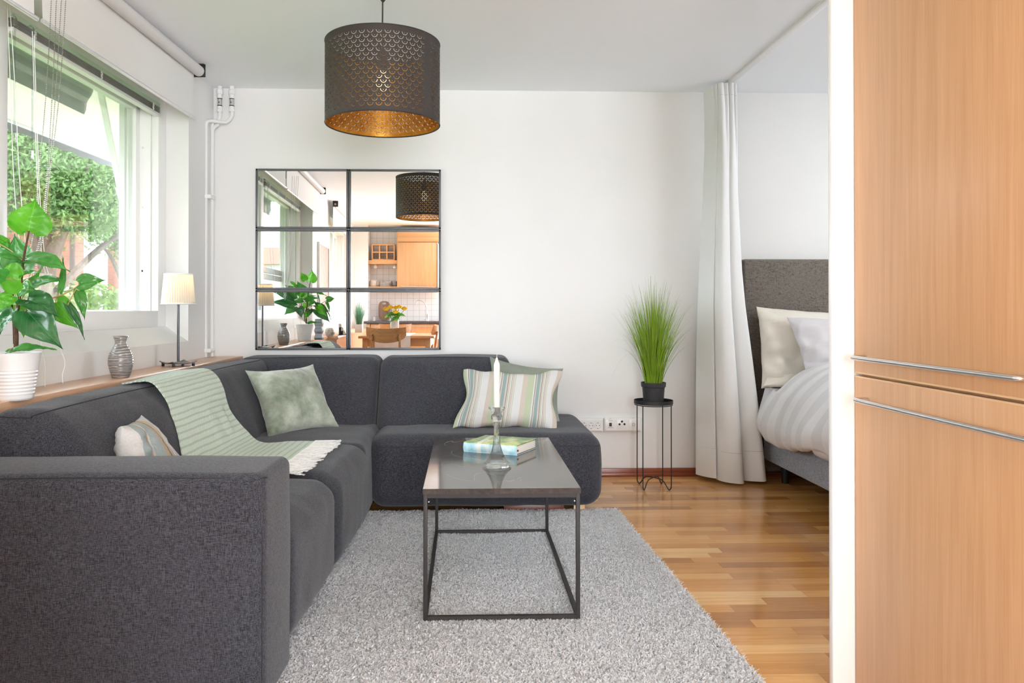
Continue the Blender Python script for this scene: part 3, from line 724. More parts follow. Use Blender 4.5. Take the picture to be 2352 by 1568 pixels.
c4 = pillow4(at(262, 1130, 2.44), at(470, 1150, 2.86), at(325, 952, 2.80), at(280, 978, 2.50), .15, seed=4, wr=.014, ear=.08)
tag(obj('cushion', c4, M['stripes2'], None, 80), 'crumpled cream cushion with nubby bands peeking over the sofa arm', 'cushion')

# ------------------------------------------------------------------ throw with fringe
st = [((-1.37, 3.07, .785), (-1.37, 3.53, .794)), ((-1.30, 3.04, .797), (-1.28, 3.545, .804)), ((-1.215, 3.00, .793), (-1.195, 3.575, .800)), ((-1.158, 3.0, .715), (-1.14, 3.60, .72)),
      ((-1.12, 2.95, .60), (-1.105, 3.62, .60)), ((-1.06, 2.90, .50), (-1.035, 3.63, .50)), ((-.99, 2.87, .452), (-.965, 3.64, .452)), ((-.86, 2.90, .452), (-.84, 3.64, .452)), ((-.735, 2.98, .45), (-.705, 3.65, .452))]
na = curve([a for a, b in st], 8); nb_ = curve([b for a, b in st], 8)
def thr(u, q):
    i = u*(len(na)-1); j = min(len(na)-2, int(i)); a = na[j].lerp(na[j+1], i-j); b = nb_[j].lerp(nb_[j+1], i-j)
    p = a.lerp(b, q); wv = .010*math.sin(u*21+1.3)*(q-.5)*2
    p = p+Vector((0, wv, 0)); p.z += .001*math.sin(q*17+u*4)*(1 if u > .6 else .5)+.002*mnoise.noise(Vector((u*20, q*12, 0)))
    n_ = Vector((.55, 0, .8)); 
    return p+n_*.006
t = NT('mint_knit'); tc = t.N('TexCoord'); sx = t.N('SeparateXYZ'); t.L(tc.outputs['UV'], sx.inputs[0])
rw = t.math('MULTIPLY', sx.outputs[0], 36); fr_ = t.math('FRACT', rw); tri = t.math('ABSOLUTE', t.math('SUBTRACT', fr_, .5))
dg = t.math('FRACT', t.math('ADD', t.math('MULTIPLY', sx.outputs[1], 62), t.math('MULTIPLY', tri, 2.6)))
h1 = t.math('ABSOLUTE', t.math('SUBTRACT', dg, .5)); gap = t.math('LESS_THAN', tri, .15)
hh = t.math('SUBTRACT', t.math('MULTIPLY', h1, .9), t.math('MULTIPLY', gap, .35))
t.base(t.ramp(hh, [(-.0, (.40, .49, .385)), (.12, (.52, .62, .50)), (.35, (.68, .76, .665))]), .95, 0, .1); t.p.inputs['Sheen Weight'].default_value = .4
t.bump(hh, .9, .005); M['knit'] = t.m
M['fringe'] = plain('white_yarn', (.80, .79, .77), .95)
tw = thing('throw_blanket', 'mint green knitted throw with white fringe draped over sofa back', 'blanket', (-1.1, 3.3, .45))
from mathutils.bvhtree import BVHTree
sv, sf_ = [], []
for o_ in sofa.children:
    if o_.type == 'MESH':
        n0 = len(sv); sv += [o_.data.vertices[i].co+ORG['corner_sofa'] for i in range(len(o_.data.vertices))]; sf_ += [tuple(n0+i for i in q.vertices) for q in o_.data.polygons]
bvh = BVHTree.FromPolygons(sv, sf_)
def settle(p, gap=.011):                   # lay the cloth on the sofa, never through it
    for _ in range(3):
        hit = bvh.ray_cast(p+Vector((.45, 0, .55)), Vector((-.45, 0, -.55)).normalized(), .7115+gap)
        if hit[0] is None: return p
        p = hit[0]+Vector((.63, 0, .77))*gap*1.05
    return p
ts_ = sheet(130, 60, thr); ts_.v = [settle(p) for p in ts_.v]
for _ in range(3):                         # relax the bumps, then settle once more
    v0 = [p.copy() for p in ts_.v]
    for i in range(1, 129):
        for j in range(1, 59): ts_.v[i*60+j] = (v0[i*60+j]*2+v0[(i-1)*60+j]+v0[(i+1)*60+j]+v0[i*60+j-1]+v0[i*60+j+1])/6
ts_.v = [settle(p, .009) for p in ts_.v]
obj('knitted_cloth', thick(ts_, .005), M['knit'], tw, 80)
fs = S(); r2 = random.Random(3)
for i in range(230):
    q = i/229; p = thr(1, q); a = r2.uniform(-.4, .4); L_ = r2.uniform(.07, .12)
    pts = [p+Vector((-.012, 0, .003))]
    for k in range(1, 6):
        kk = k/5; pts.append(p+Vector((L_*kk, a*L_*kk+.007*math.sin(kk*6+i), .004*math.sin(kk*5+i*2)-.002*kk)))
    for k in (-1, 1): fs.add(tube([x+Vector((0, .0018*k*(1+j*.6), 0)) for j, x in enumerate(pts)], .0012, 5))
tag(obj('fringe', fs, M['fringe'], tw, 80), kind='stuff')

# ================================================================== RUG
rug = thing('shaggy_rug', 'pale grey shaggy rug lying under the coffee table', 'rug', (.1, 3.0, 0))
RX = lambda y: .80+(4.03-y)*.026
obj('backing', S([(-.9, 1.0, .001), (RX(1.0), 1.0, .001), (RX(4.02), 4.02, .001), (-.62, 4.02, .001), (-.9, 1.0, .012), (RX(1.0), 1.0, .012), (RX(4.02), 4.02, .012), (-.62, 4.02, .012)],
    [(3,2,1,0),(4,5,6,7),(0,1,5,4),(1,2,6,5),(2,3,7,6),(3,0,4,7)]), plain('rug_backing', (.7, .7, .7), .95), rug)
rs = np.random.RandomState(5)
def tufts(n, ya, yb):
    y = ya+(yb-ya)*rs.rand(n); x = -.66+(RX(y)+.66)*rs.rand(n)
    return x, y
xa, ya = tufts(190000, 1.95, 4.025); xb, yb = tufts(12000, 1.05, 1.95)
x = np.concatenate([xa, xb]); y = np.concatenate([ya, yb]); n = len(x)
big = np.concatenate([np.ones(len(xa)), 2.2*np.ones(len(xb))])
nf = 0.5*np.sin(x*9+2*np.sin(y*5))+.5*np.sin(y*11+1.5*np.sin(x*7+1))       # lazy waves in the pile
ang = rs.rand(n)*2*np.pi; lean = .003+.010*rs.rand(n); hgt = .016+.009*rs.rand(n)+.003*nf; wdt = (.0015+.0013*rs.rand(n))*big
la = 1.2+nf*1.2+rs.randn(n)*1.6
dx, dy = np.cos(la)*lean, np.sin(la)*lean; wx, wy = np.cos(ang)*wdt, np.sin(ang)*wdt
V = np.zeros((n, 8, 3), dtype=np.float32)
for k, (tt, ww, cu) in enumerate(((0, 1, 0), (.4, 1.15, .25), (.8, 1.05, .8), (.97, .55, 1.5))):
    zz = .010+hgt*(tt-.12*(tt > .9))
    px_ = x+dx*cu; py_ = y+dy*cu
    V[:, 2*k, 0] = px_-wx*ww; V[:, 2*k, 1] = py_-wy*ww; V[:, 2*k, 2] = zz
    V[:, 2*k+1, 0] = px_+wx*ww; V[:, 2*k+1, 1] = py_+wy*ww; V[:, 2*k+1, 2] = zz
Fq = np.array([[0, 1, 3, 2], [2, 3, 5, 4], [4, 5, 7, 6]]); Fa = (np.arange(n)[:, None, None]*8+Fq[None]).reshape(-1, 4)
me = bpy.data.meshes.new('pile'); me.vertices.add(n*8); me.vertices.foreach_set('co', (V.reshape(-1, 3)-np.array([.1, 3.0, 0], dtype=np.float32)).ravel())
me.loops.add(len(Fa)*4); me.loops.foreach_set('vertex_index', Fa.ravel().astype(np.int32))
me.polygons.add(len(Fa)); me.polygons.foreach_set('loop_start', np.arange(0, len(Fa)*4, 4, dtype=np.int32)); me.polygons.foreach_set('loop_total', np.full(len(Fa), 4, dtype=np.int32))
me.update(calc_edges=True); me.shade_smooth()
t = NT('grey_pile'); f = t.noise(t.coord(), 160, 2); g = t.noise(t.coord(), 5, 3)
c = t.ramp(f, [(.32, (.58, .58, .59)), (.5, (.84, .84, .85)), (.66, (.93, .93, .94))]); c = t.mix(t.math('MULTIPLY', g, .25), c, (.70, .70, .71))
t.base(c, .9, 0, .15); d_ = t.N('BsdfTranslucent'); t.L(c, d_.inputs[0]); mm = t.N('MixShader'); mm.inputs[0].default_value = .45
t.L(t.p.outputs[0], mm.inputs[1]); t.L(d_.outputs[0], mm.inputs[2]); t.L(mm.outputs[0], t.out.inputs[0])
me.materials.append(t.m)
po = bpy.data.objects.new('pile', me); C.objects.link(po); po.parent = rug; po['kind'] = 'stuff'; ORG['pile'] = Vector((.1, 3, 0))

# ================================================================== COFFEE TABLE
TX0, TX1, TY0, TY1, TZ = -.147, .393, 2.60, 3.62, .474
tb = thing('coffee_table', 'rectangular coffee table with grey stone top and thin dark metal frame', 'table', ((TX0+TX1)/2, (TY0+TY1)/2, .0))
tt_ = obj('table_top', box(TX0+.001, TX1-.001, TY0+.001, TY1-.001, TZ-.018, TZ), M['tabletop'], tb, 0)
s = S().add(box(TX0, TX1, TY0, TY0+.001, TZ-.018, TZ-.0003), box(TX0, TX1, TY1-.001, TY1, TZ-.018, TZ-.0003), box(TX0, TX0+.001, TY0+.001, TY1-.001, TZ-.018, TZ-.0003), box(TX1-.001, TX1, TY0+.001, TY1-.001, TZ-.018, TZ-.0003))
obj('edge_band', s, plain('table_edge_laminate', (.055, .044, .038), .6, 0, .2, .35, 60), tt_, 0)
zt = TZ-.018; g = .014
fr = S()
for q in (box(TX0+g, TX1-g, TY0+.002, TY0+.002+g, zt-.014, zt), box(TX0+g, TX1-g, TY1-.002-g, TY1-.002, zt-.014, zt), box(TX0+.002, TX0+.002+g, TY0+g, TY1-g, zt-.014, zt), box(TX1-.002-g, TX1-.002, TY0+g, TY1-g, zt-.014, zt)): fr.add(q)
obj('upper_frame', fr, M['metalgrey'], tb)
fr = S(); zb = .026
for q in (box(TX0+g, TX1-g, TY0+.002, TY0+.002+g, zb, zb+g), box(TX0+g, TX1-g, TY1-.002-g, TY1-.002, zb, zb+g), box(TX0+.002, TX0+.002+g, TY0+g, TY1-g, zb, zb+g), box(TX1-.002-g, TX1-.002, TY0+g, TY1-g, zb, zb+g)): fr.add(q)
obj('lower_frame', fr, M['metalgrey'], tb)
for xx in (TX0+.002, TX1-.002-g):
    for yy in (TY0+.002, TY1-.002-g):
        obj('leg', box(xx, xx+g, yy, yy+g, .020, zt, .001), M['metalgrey'], tb)
for xx in (TX0+.02, TX1-.02): obj('screw', lathe([(.004, 0), (.004, .004), (.002, .006)], (xx, TY0+.012, zt-.03), 10), M['chrome'], tb)

# candle in its glass holder
p = atz(1141, 1071, TZ)
ch = thing('candle_holder', 'tall faceted clear glass candle holder on the coffee table', 'candle holder', (p.x, p.y, TZ))
prof = [(.0, 0), (.050, 0), (.0535, .004), (.0535, .010), (.050, .014), (.040, .022), (.030, .036), (.021, .058), (.0145, .085), (.0115, .12), (.011, .15), (.0125, .172), (.020, .182), (.022, .195), (.017, .205), (.022, .214), (.031, .226), (.031, .232), (.0215, .232), (.0125, .226), (.0125, .205), (0, .205)]
s = lathe(prof, (0, 0, 0), 8, False)
s.w(lambda q: (q.x*1.04, q.y*1.04, q.z)).mv(p.x, p.y, TZ+.0005)
obj('glass_body', s, M['clear'], ch, 14)
cd = thing('candle', 'unlit ivory taper candle in the glass holder', 'candle', (p.x, p.y, TZ+.206))
obj('wax', lathe([(0, .206), (.0112, .206), (.0118, .24), (.0118, .393), (.0105, .400), (.0055, .412), (.0035, .422), (0, .423)], (p.x, p.y, TZ), 24), plain('ivory_wax', (.72, .70, .65), .45, 0, .4, .01), cd, 50)
obj('wick', tube([(p.x, p.y, TZ+.42), (p.x+.0005, p.y, TZ+.432), (p.x+.001, p.y, TZ+.437)], .0010, 6), M['cord'], cd)
# book
A_, B_, C_ = atz(1065, 1037, TZ), atz(1187, 1046, TZ), atz(1231, 1029, TZ)
ex = (B_-A_); W = ex.length; ex.normalize(); ey = (C_-B_); Lb = .20; ey = ey.normalized(); ez = Vector((0, 0, 1)); Hb = .043
bk = thing('book', 'thick book with blue and green cover lying on the coffee table', 'book', (A_.x, A_.y, TZ))
t = NT('book_cover'); v = t.coord(); f = t.noise(v, 16, 5, .6, .8); sx = t.N('SeparateXYZ'); t.L(v, sx.inputs[0])
top = t.ramp(f, [(.34, (.10, .22, .10)), (.46, (.22, .36, .10)), (.56, (.50, .56, .22)), (.68, (.66, .70, .42))])
spn = t.ramp(f, [(.32, (.22, .50, .60)), (.5, (.42, .68, .76)), (.66, (.74, .84, .86))])
hz = t.math('GREATER_THAN', sx.outputs[2], Hb-.003)
c = t.mix(hz, spn, top); band = t.math('LESS_THAN', t.math('ABSOLUTE', t.math('SUBTRACT', t.math('SUBTRACT', sx.outputs[0], t.math('MULTIPLY', sx.outputs[1], .35)), .075)), .010)
c = t.mix(t.math('MULTIPLY', band, .75), c, (.84, .84, .78)); t.base(c, .3, 0, .5); M['bookcover'] = t.m
def bbox_(x0, x1, y0, y1, z0, z1): return frame3(box(x0, x1, y0, y1, z0, z1, .0006), A_, ex, ey, ez)
s = S().add(bbox_(0, W, 0, Lb, .0005, .003), bbox_(0, W, 0, Lb, Hb-.003, Hb))
sp = sheet(2, 12, lambda u, q: (u*W, .004-.006*math.sin(PI*q), .0005+(Hb-.0005)*q)); sp.uv = None
s.add(frame3(thick(sp, -.0022), A_, ex, ey, ez))
obj('cover', s, M['bookcover'], bk)
pg = plain('book_pages', (.72, .68, .60), .9, 0, .1, .04, 400)
obj('pages', bbox_(.006, W-.005, .004, Lb-.006, .003, Hb-.003), pg, bk)
obj('endpaper', S().add(bbox_(.003, W-.0005, .002, Lb-.003, .003, .0045), bbox_(.003, W-.0005, .002, Lb-.003, Hb-.0045, Hb-.003)), plain('dark_red_board', (.12, .02, .02), .7), bk)
obj('bookmark_ribbon', frame3(box(W-.008, W-.001, .012, .022, .014, .022, .002), A_, ex, ey, ez), plain('red_ribbon', (.15, .015, .02), .6), bk)

# ================================================================== PENDANT LAMP
LX, LY, LR, LZ0, LZ1 = -.357, 3.28, .2446, 1.877, 2.222
pl = thing('pendant_lamp', 'large drum pendant with perforated dark shade and golden inside', 'lamp', (LX, LY, LZ0))
def perforated(name, gold):
    t = NT(name); tc = t.N('TexCoord'); sx = t.N('SeparateXYZ'); t.L(tc.outputs['UV'], sx.inputs[0])
    P_, Q_ = 2*PI*LR/44, .0181
    v = t.math('SUBTRACT', sx.outputs[1], .016); row = t.math('FLOOR', t.math('DIVIDE', v, Q_)); fv = t.math('SUBTRACT', v, t.math('MULTIPLY', row, Q_))
    u = t.math('ADD', sx.outputs[0], t.math('MULTIPLY', t.math('MODULO', row, 2), P_/2))
    fu = t.math('MULTIPLY', t.math('SUBTRACT', t.math('FRACT', t.math('DIVIDE', u, P_)), .5), P_)
    dv = t.math('SUBTRACT', fv, .0150)
    rr = t.math('SQRT', t.math('ADD', t.math('MULTIPLY', fu, fu), t.math('MULTIPLY', dv, dv)))
    ring = t.math('LESS_THAN', t.math('ABSOLUTE', t.math('SUBTRACT', rr, .0114)), .00112); low = t.math('LESS_THAN', dv, .0)
    arc = t.math('MULTIPLY', ring, low)
    dv2 = t.math('SUBTRACT', fv, .0118); r2_ = t.math('SQRT', t.math('ADD', t.math('MULTIPLY', fu, fu), t.math('MULTIPLY', dv2, dv2)))
    dot = t.math('LESS_THAN', r2_, .0014); hole = t.math('MAXIMUM', arc, dot)
    inr = t.math('MULTIPLY', t.math('GREATER_THAN', row, -.5), t.math('LESS_THAN', row, 16.5))
    seamd = t.math('ABSOLUTE', t.math('SUBTRACT', sx.outputs[0], .100)); ok = t.math('GREATER_THAN', seamd, .022)
    hole = t.math('MULTIPLY', t.math('MULTIPLY', hole, inr), ok)
    if gold:
        t.base(t.ramp(t.noise(t.coord(), 40, 3), [(.3, (.66, .30, .04)), (.7, (.86, .50, .10))]), .32, .85, .5); t.bump(t.noise(t.coord(), 120, 3), .35, .002)
    else:
        t.base(t.ramp(t.noise(t.coord(), 300, 2), [(.3, (.034, .028, .025)), (.7, (.050, .042, .037))]), .6, .0, .3)
    tr = t.N('BsdfTransparent'); m = t.N('MixShader'); t.L(hole, m.inputs[0]); t.L(t.p.outputs[0], m.inputs[1]); t.L(tr.outputs[0], m.inputs[2]); t.L(m.outputs[0], t.out.inputs[0])
    return t.m
def cyl_sheet(r, z0, z1, n=144, inward=False):
    a0 = -PI/2-PI+.62          # the seam sits right of the middle seen from the camera
    s = sheet(n+1, 2, lambda u, q: (LX+r*math.cos(a0+2*PI*u), LY+r*math.sin(a0+2*PI*u), z0+(z1-z0)*q))
    s.uv = [(u/n*2*PI*LR, q*(z1-z0)) for u in range(n+1) for q in (0, 1)]
    # seam position measured along the drum
    s.uv = [((x_-.85+.1), y_) for x_, y_ in s.uv]
    return s.flip() if inward else s
shd = obj('lamp_shade', cyl_sheet(LR, LZ0, LZ1), perforated('perforated_shade_outside', False), pl, 40)
obj('gold_lining', cyl_sheet(LR-.0016, LZ0+.001, LZ1-.001, inward=True), perforated('perforated_shade_gold', True), shd, 40)
for z, nm in ((LZ0, 0), (LZ1, 1)):
    obj('rim', tube([(LX+(LR-.0008)*math.cos(2*PI*i/96), LY+(LR-.0008)*math.sin(2*PI*i/96), z) for i in range(96)], .0028, 8, True), M['metalgrey'], shd)
rg = S(); zs = LZ1-.075
rg.add(tube([(LX+.022*math.cos(2*PI*i/24), LY+.022*math.sin(2*PI*i/24), zs) for i in range(24)], .002, 6, True))
for k in range(3):
    a = .4+k*2*PI/3; rg.add(tube([(LX+.022*math.cos(a), LY+.022*math.sin(a), zs), (LX+.12*math.cos(a), LY+.12*math.sin(a), zs+.01), (LX+(LR-.003)*math.cos(a), LY+(LR-.003)*math.sin(a), LZ1-.012)], .002, 6))
obj('spider_frame', rg, M['metalgrey'], pl)
obj('bulb_socket', lathe([(.004, zs+.06), (.014, zs+.05), (.020, zs+.02), (.021, zs-.03), (.017, zs-.035), (.0, zs-.035)], (LX, LY, 0), 24), M['black'], pl)
obj('bulb', lathe([(.012, zs-.035), (.014, zs-.05), (.028, zs-.075), (.030, zs-.095), (.022, zs-.118), (0, zs-.126)], (LX, LY, 0), 24), emit('bulb_glow', (1, .74, .40), .9), pl)
obj('cord', tube(curve([(LX, LY, zs+.055), (LX-.002, LY, 2.30), (LX-.001, LY, 2.42), (LX, LY, 2.49)]), .0032, 8), M['metalgrey'], pl)
obj('ceiling_cup', lathe([(.005, 2.405), (.010, 2.412), (.017, 2.44), (.030, 2.475), (.034, 2.5)], (LX, LY, 0), 24), M['metalgrey'], pl)

# ================================================================== GRASS ON THE WIRE STAND
GX, GY = 1.142, 4.615
ps = thing('plant_stand', 'slim black wire plant stand with round tray by the wall', 'plant stand', (GX, GY, 0))
obj('tray', lathe([(0, .508), (.114, .508), (.117, .510), (.117, .531), (.1145, .531), (.1145, .5115), (0, .5115)], (GX, GY, 0), 56, False), M['black'], ps)
ring = tube([(GX+.112*math.cos(2*PI*i/48), GY+.112*math.sin(2*PI*i/48), .503) for i in range(48)], .003, 8, True)
obj('ring', ring, M['black'], ps)
ft = [(-.078, .098), (-.088, -.098), (.080, .092), (.082, -.100)]
for a, b in ((0, 3), (1, 2)):
    for k in (a, b):
        x_, y_ = ft[k]; P0 = Vector((GX+x_, GY+y_, .508)); u = Vector((-x_, -y_, 0)).normalized()
        pts = [P0, Vector((P0.x, P0.y, .26)), Vector((P0.x, P0.y, .045)), Vector((P0.x, P0.y, .015))+u*.004, Vector((P0.x, P0.y, .004))+u*.017, Vector((P0.x, P0.y, .016))+u*.030, Vector((P0.x, P0.y, .042))+u*.05, Vector((P0.x, P0.y, .056))+u*.075, Vector((GX, GY, .060 if k in (a,) else .060))]
        obj('leg', tube(curve(pts, 7), .0032, 8), M['black'], ps)
gp = thing('grass_plant', 'tall green ornamental grass in a small black pot on wire stand', 'plant', (GX, GY, .5115))
z0 = .5115
obj('pot', lathe([(0, z0), (.056, z0), (.060, z0+.002), (.0675, z0+.098), (.0735, z0+.1), (.0755, z0+.126), (.072, z0+.127), (.068, z0+.118), (.062, z0+.115), (0, z0+.115)], (GX, GY, 0), 48, False), M['blackplastic'], gp)
def blades(n, cx, cy, z, h0, h1, spread, rb, wd, seed, p=1.0, droop=.25, wild=.08):
    r = random.Random(seed); V = []; Fc = []
    for i in range(n):
        a = r.uniform(0, 2*PI); q = r.random()**.6; rad = rb*q; x_, y_ = cx+rad*math.cos(a), cy+rad*math.sin(a)
        h = r.uniform(h0, h1)*(1-.25*q*q); o = spread*q**p*r.uniform(.55, 1.1); a2 = a+r.uniform(-.35, .35)
        ww = r.random() < wild
        if ww: o *= 1.45; 
        tw_ = a2+PI/2+r.uniform(-.6, .6); wv = wd*r.uniform(.6, 1.2); m = 9
        cv = r.uniform(1.5, 2.4); dr = droop*o*r.random()
        for k in range(m):
            s_ = k/(m-1); rr = o*(s_**cv*.65+s_*.35); zz = z+h*s_-dr*s_**4*(2.2 if ww else 1)
            wk = wv*(1-s_**1.6)+.0003
            cxk, cyk = x_+rr*math.cos(a2), y_+rr*math.sin(a2); base = len(V)
            V.append(Vector((cxk-wk*math.cos(tw_), cyk-wk*math.sin(tw_), zz))); V.append(Vector((cxk+wk*math.cos(tw_), cyk+wk*math.sin(tw_), zz)))
            if k: Fc.append((base-2, base-1, base+1, base))
    return S(V, Fc)
tag(obj('grass_blades', blades(420, GX, GY, .62, .40, .64, .20, .05, .0027, 1, .8), M['grass'], gp, 80), kind='stuff')
tag(obj('dry_blades', blades(170, GX, GY, .62, .46, .73, .235, .042, .0012, 2, .8, .5, .35), M['grass2'], gp, 80), kind='stuff')

# ================================================================== SOCKETS
def socket_round(x, z, parent, rot=0):
    o = obj('socket', lathe([(.0195, 0), (.0195, .0015), (.018, .002), (.0175, -.002), (0, -.0025)], n=28, cap=False).rx(PI/2).mv(x, D-.0325, z), M['plastic'], parent)
    obj('socket_ring', tube([(x+.0186*math.cos(2*PI*i/32), D-.0345, z+.0186*math.sin(2*PI*i/32)) for i in range(32)], .0006, 5, True), M['greymark'], o)
    h = S()
    for a in (0, PI): h.add(lathe([(.0028, 0), (.0028, .002), (0, .002)], n=10).rx(PI/2).mv(x+.0095*math.cos(a+rot), D-.0315, z+.0095*math.sin(a+rot)))
    for s_ in (-1, 1): h.add(box(x-.002, x+.002, D-.036, D-.032, z+s_*.0175-.0022, z+s_*.0175+.0022))
    obj('contact_hole', h, M['sockethole'], o)
def frus(x0, x1, z0, z1, d, ins):
    a = [(x0, D-.001, z0), (x1, D-.001, z0), (x1, D-.001, z1), (x0, D-.001, z1)]; k = ins*.35
    b = [(x0, D-d*.6, z0), (x1, D-d*.6, z0), (x1, D-d*.6, z1), (x0, D-d*.6, z1)]
    c = [(x0+ins, D-d, z0+ins), (x1-ins, D-d, z0+ins), (x1-ins, D-d, z1-ins), (x0+ins, D-d, z1-ins)]
    v = a+b+c; f = [(8, 9, 10, 11)]
    for r_ in (0, 4):
        for i in range(4): f.append((r_+i, r_+(i+1) % 4, r_+4+(i+1) % 4, r_+4+i))
    return S(v, f)
pz0, pz1 = at(1400, 990.5, D).z, at(1400, 959, D).z
xa_, xb_, xc_, xd_ = at(1324, 975, D).x, at(1384.5, 975, D).x, at(1386, 975, D).x, at(1471, 975, D).x
r = thing('power_outlet', 'white triple power outlet on the wall just right of the sofa', 'socket', ((xa_+xb_)/2, D, pz0))
obj('housing', frus(xa_, xb_, pz0, pz1, .033, .012), M['plastic'], r, 25)
zm = at(1400, 975, D).z
for px in (1340, 1355.5, 1371): socket_round(at(px, 975, D).x, zm, r, [0, .0, .35][0])
r = thing('media_outlet', 'white panel of telephone, antenna and data sockets behind the plant stand', 'socket', ((xc_+xd_)/2, D, pz0))
obj('housing', frus(xc_, xd_, pz0, pz1, .033, .012), M['plastic'], r, 25)
def pat(px, py): return at(px, py, D-.033)
for a, b in ((1390, 1415.5), (1417, 1443.5), (1445, 1467)):
    p0, p1 = pat(a, 986), pat(b, 963.5); obj('cover_plate', box(p0.x, p1.x, D-.0345, D-.033, p0.z, p1.z, .0005), M['plastic'], r)
p0, p1 = pat(1398.8, 978.5), pat(1404.8, 970.3); obj('jack', box(p0.x, p1.x, D-.036, D-.034, p0.z, p1.z, .0008), M['sockethole'], r)
for px, py in ((1422.5, 973.6), (1434, 973.4), (1428.2, 967.3)):
    p0 = pat(px, py); obj('antenna_jack', lathe([(.0068, 0), (.0068, .002), (.004, .0025), (.0038, 0), (0, 0)], n=18).rx(PI/2).mv(p0.x, D-.0345, p0.z), M['sockethole'], r)
s = S()
for a in range(5):
    p0 = pat(1455, 974.5); an = a*2*PI/5+.3; s.add(box(-.0012, .0012, -.001, .001, -.003, .003).ry(an).mv(p0.x+.008*math.cos(an), D-.0355, p0.z+.008*math.sin(an)))
obj('slots', s, M['sockethole'], r)
def text(body, size, loc, m, parent, name='lettering', rot=(PI/2, 0, 0), ext=.0003):
    cu = bpy.data.curves.new(name, 'FONT'); cu.body = body; cu.size = size; cu.extrude = ext; cu.align_x = 'CENTER'; cu.align_y = 'CENTER'
    cu.materials.append(m); tmp = bpy.data.objects.new(name, cu); C.objects.link(tmp); dg = bpy.context.evaluated_depsgraph_get(); me = bpy.data.meshes.new_from_object(tmp.evaluated_get(dg))
    bpy.data.objects.remove(tmp); o = bpy.data.objects.new(name, me); C.objects.link(o); o.parent = parent; o.location = Vector(loc)-ORG[parent.name]; o.rotation_euler = rot; ORG[o.name] = ORG[parent.name]; return o
p0 = pat(1401.5, 965.3); text('TELIA', .0115, (p0.x, D-.0349, p0.z), M['greymark'], r)
p0 = pat(1402, 960.8); text('Telefon', .0055, (p0.x, D-.0305, p0.z), M['greymark'], r)
p0 = pat(1455, 959.8); text('DATA', .005, (p0.x, D-.0305, p0.z), M['greymark'], r)
p0 = pat(1402, 981); obj('label_strip', box(p0.x-.018, p0.x+.018, D-.0352, D-.0345, p0.z-.004, p0.z+.004), plain('pale_strip', (.6, .58, .57), .5), r)

# ================================================================== THINGS ON THE LEDGE
# table lamp
lx, ly = -1.522, 4.08
tl = thing('table_lamp', 'small table lamp with pleated cream shade on the wooden ledge', 'lamp', (lx, ly, SZ))
pv = []
n = 168
prof = [(.0850, 1.112), (.0845, 1.118), (.0835, 1.124), (.0705, 1.262), (.0700, 1.266), (.0700, 1.272)]
def shade_sheet(u, q):
    i = q*(len(prof)-1); j = min(len(prof)-2, int(i)); r0 = prof[j][0]*(1-(i-j))+prof[j+1][0]*(i-j); z = prof[j][1]*(1-(i-j))+prof[j+1][1]*(i-j)
    pl_ = .0022*math.sin(u*2*PI*42) if 1.122 < z < 1.265 else 0
    return Vector((lx+(r0+pl_)*math.cos(2*PI*u), ly+(r0+pl_)*math.sin(2*PI*u), z))
t = NT('pleated_shade_cloth'); t.base((.88, .85, .78), .9, 0, .1); d_ = t.N('BsdfTranslucent'); d_.inputs[0].default_value = (.92, .84, .70, 1); mm = t.N('MixShader'); mm.inputs[0].default_value = .45
t.L(t.p.outputs[0], mm.inputs[1]); t.L(d_.outputs[0], mm.inputs[2]); t.L(mm.outputs[0], t.out.inputs[0]); M['pleat'] = t.m
o = obj('lamp_shade', thick(sheet(421, 6, shade_sheet), .0012), M['pleat'], tl, 60)
for r_, z in ((.0855, 1.112), (.0708, 1.268)):
    obj('shade_trim', tube([(lx+r_*math.cos(2*PI*i/72), ly+r_*math.sin(2*PI*i/72), z) for i in range(72)], .0032, 8, True), M['plastic'], o)
obj('pole', lathe([(.0065, SZ+.024), (.0065, 1.14)], (lx, ly, 0), 16), M['darkmetal'], tl)
obj('bulb_socket', lathe([(.012, 1.13), (.014, 1.135), (.014, 1.17), (0, 1.17)], (lx, ly, 0), 16), M['black'], tl)
obj('bulb', lathe([(.008, 1.17), (.017, 1.19), (.019, 1.205), (.012, 1.225), (0, 1.23)], (lx, ly, 0), 16), emit('small_bulb_glow', (1, .76, .42), 2), tl)
bp = sheet(9, 9, lambda u, q: ((u-.5)*.135, (q-.5)*.135, SZ+.017+.012*((abs(u-.5)*2)**3*(abs(q-.5)*2)**1.5)))
bs = thick(bp, .004).mv(lx, ly, 0).rz(.85, (lx, ly, 0)); bs.uv = None
bpo = obj('base_plate', bs, M['darkmetal'], tl)
for sx_ in (-1, 1):
    for sy_ in (-1, 1): obj('foot', box(-.006, .006, -.006, .006, SZ, SZ+.022, .001).mv(lx+sx_*.055, ly+sy_*.055, 0).rz(.85, (lx, ly, 0)), M['darkmetal'], tl)
ld = bpy.data.lights.new('table_bulb_light', 'POINT'); ld.energy = .22; ld.color = (1, .72, .38); ld.shadow_soft_size = .02
lo = bpy.data.objects.new('table_bulb_light', ld); C.objects.link(lo); lo.parent = tl; lo.location = (0, 0, 1.245-SZ)

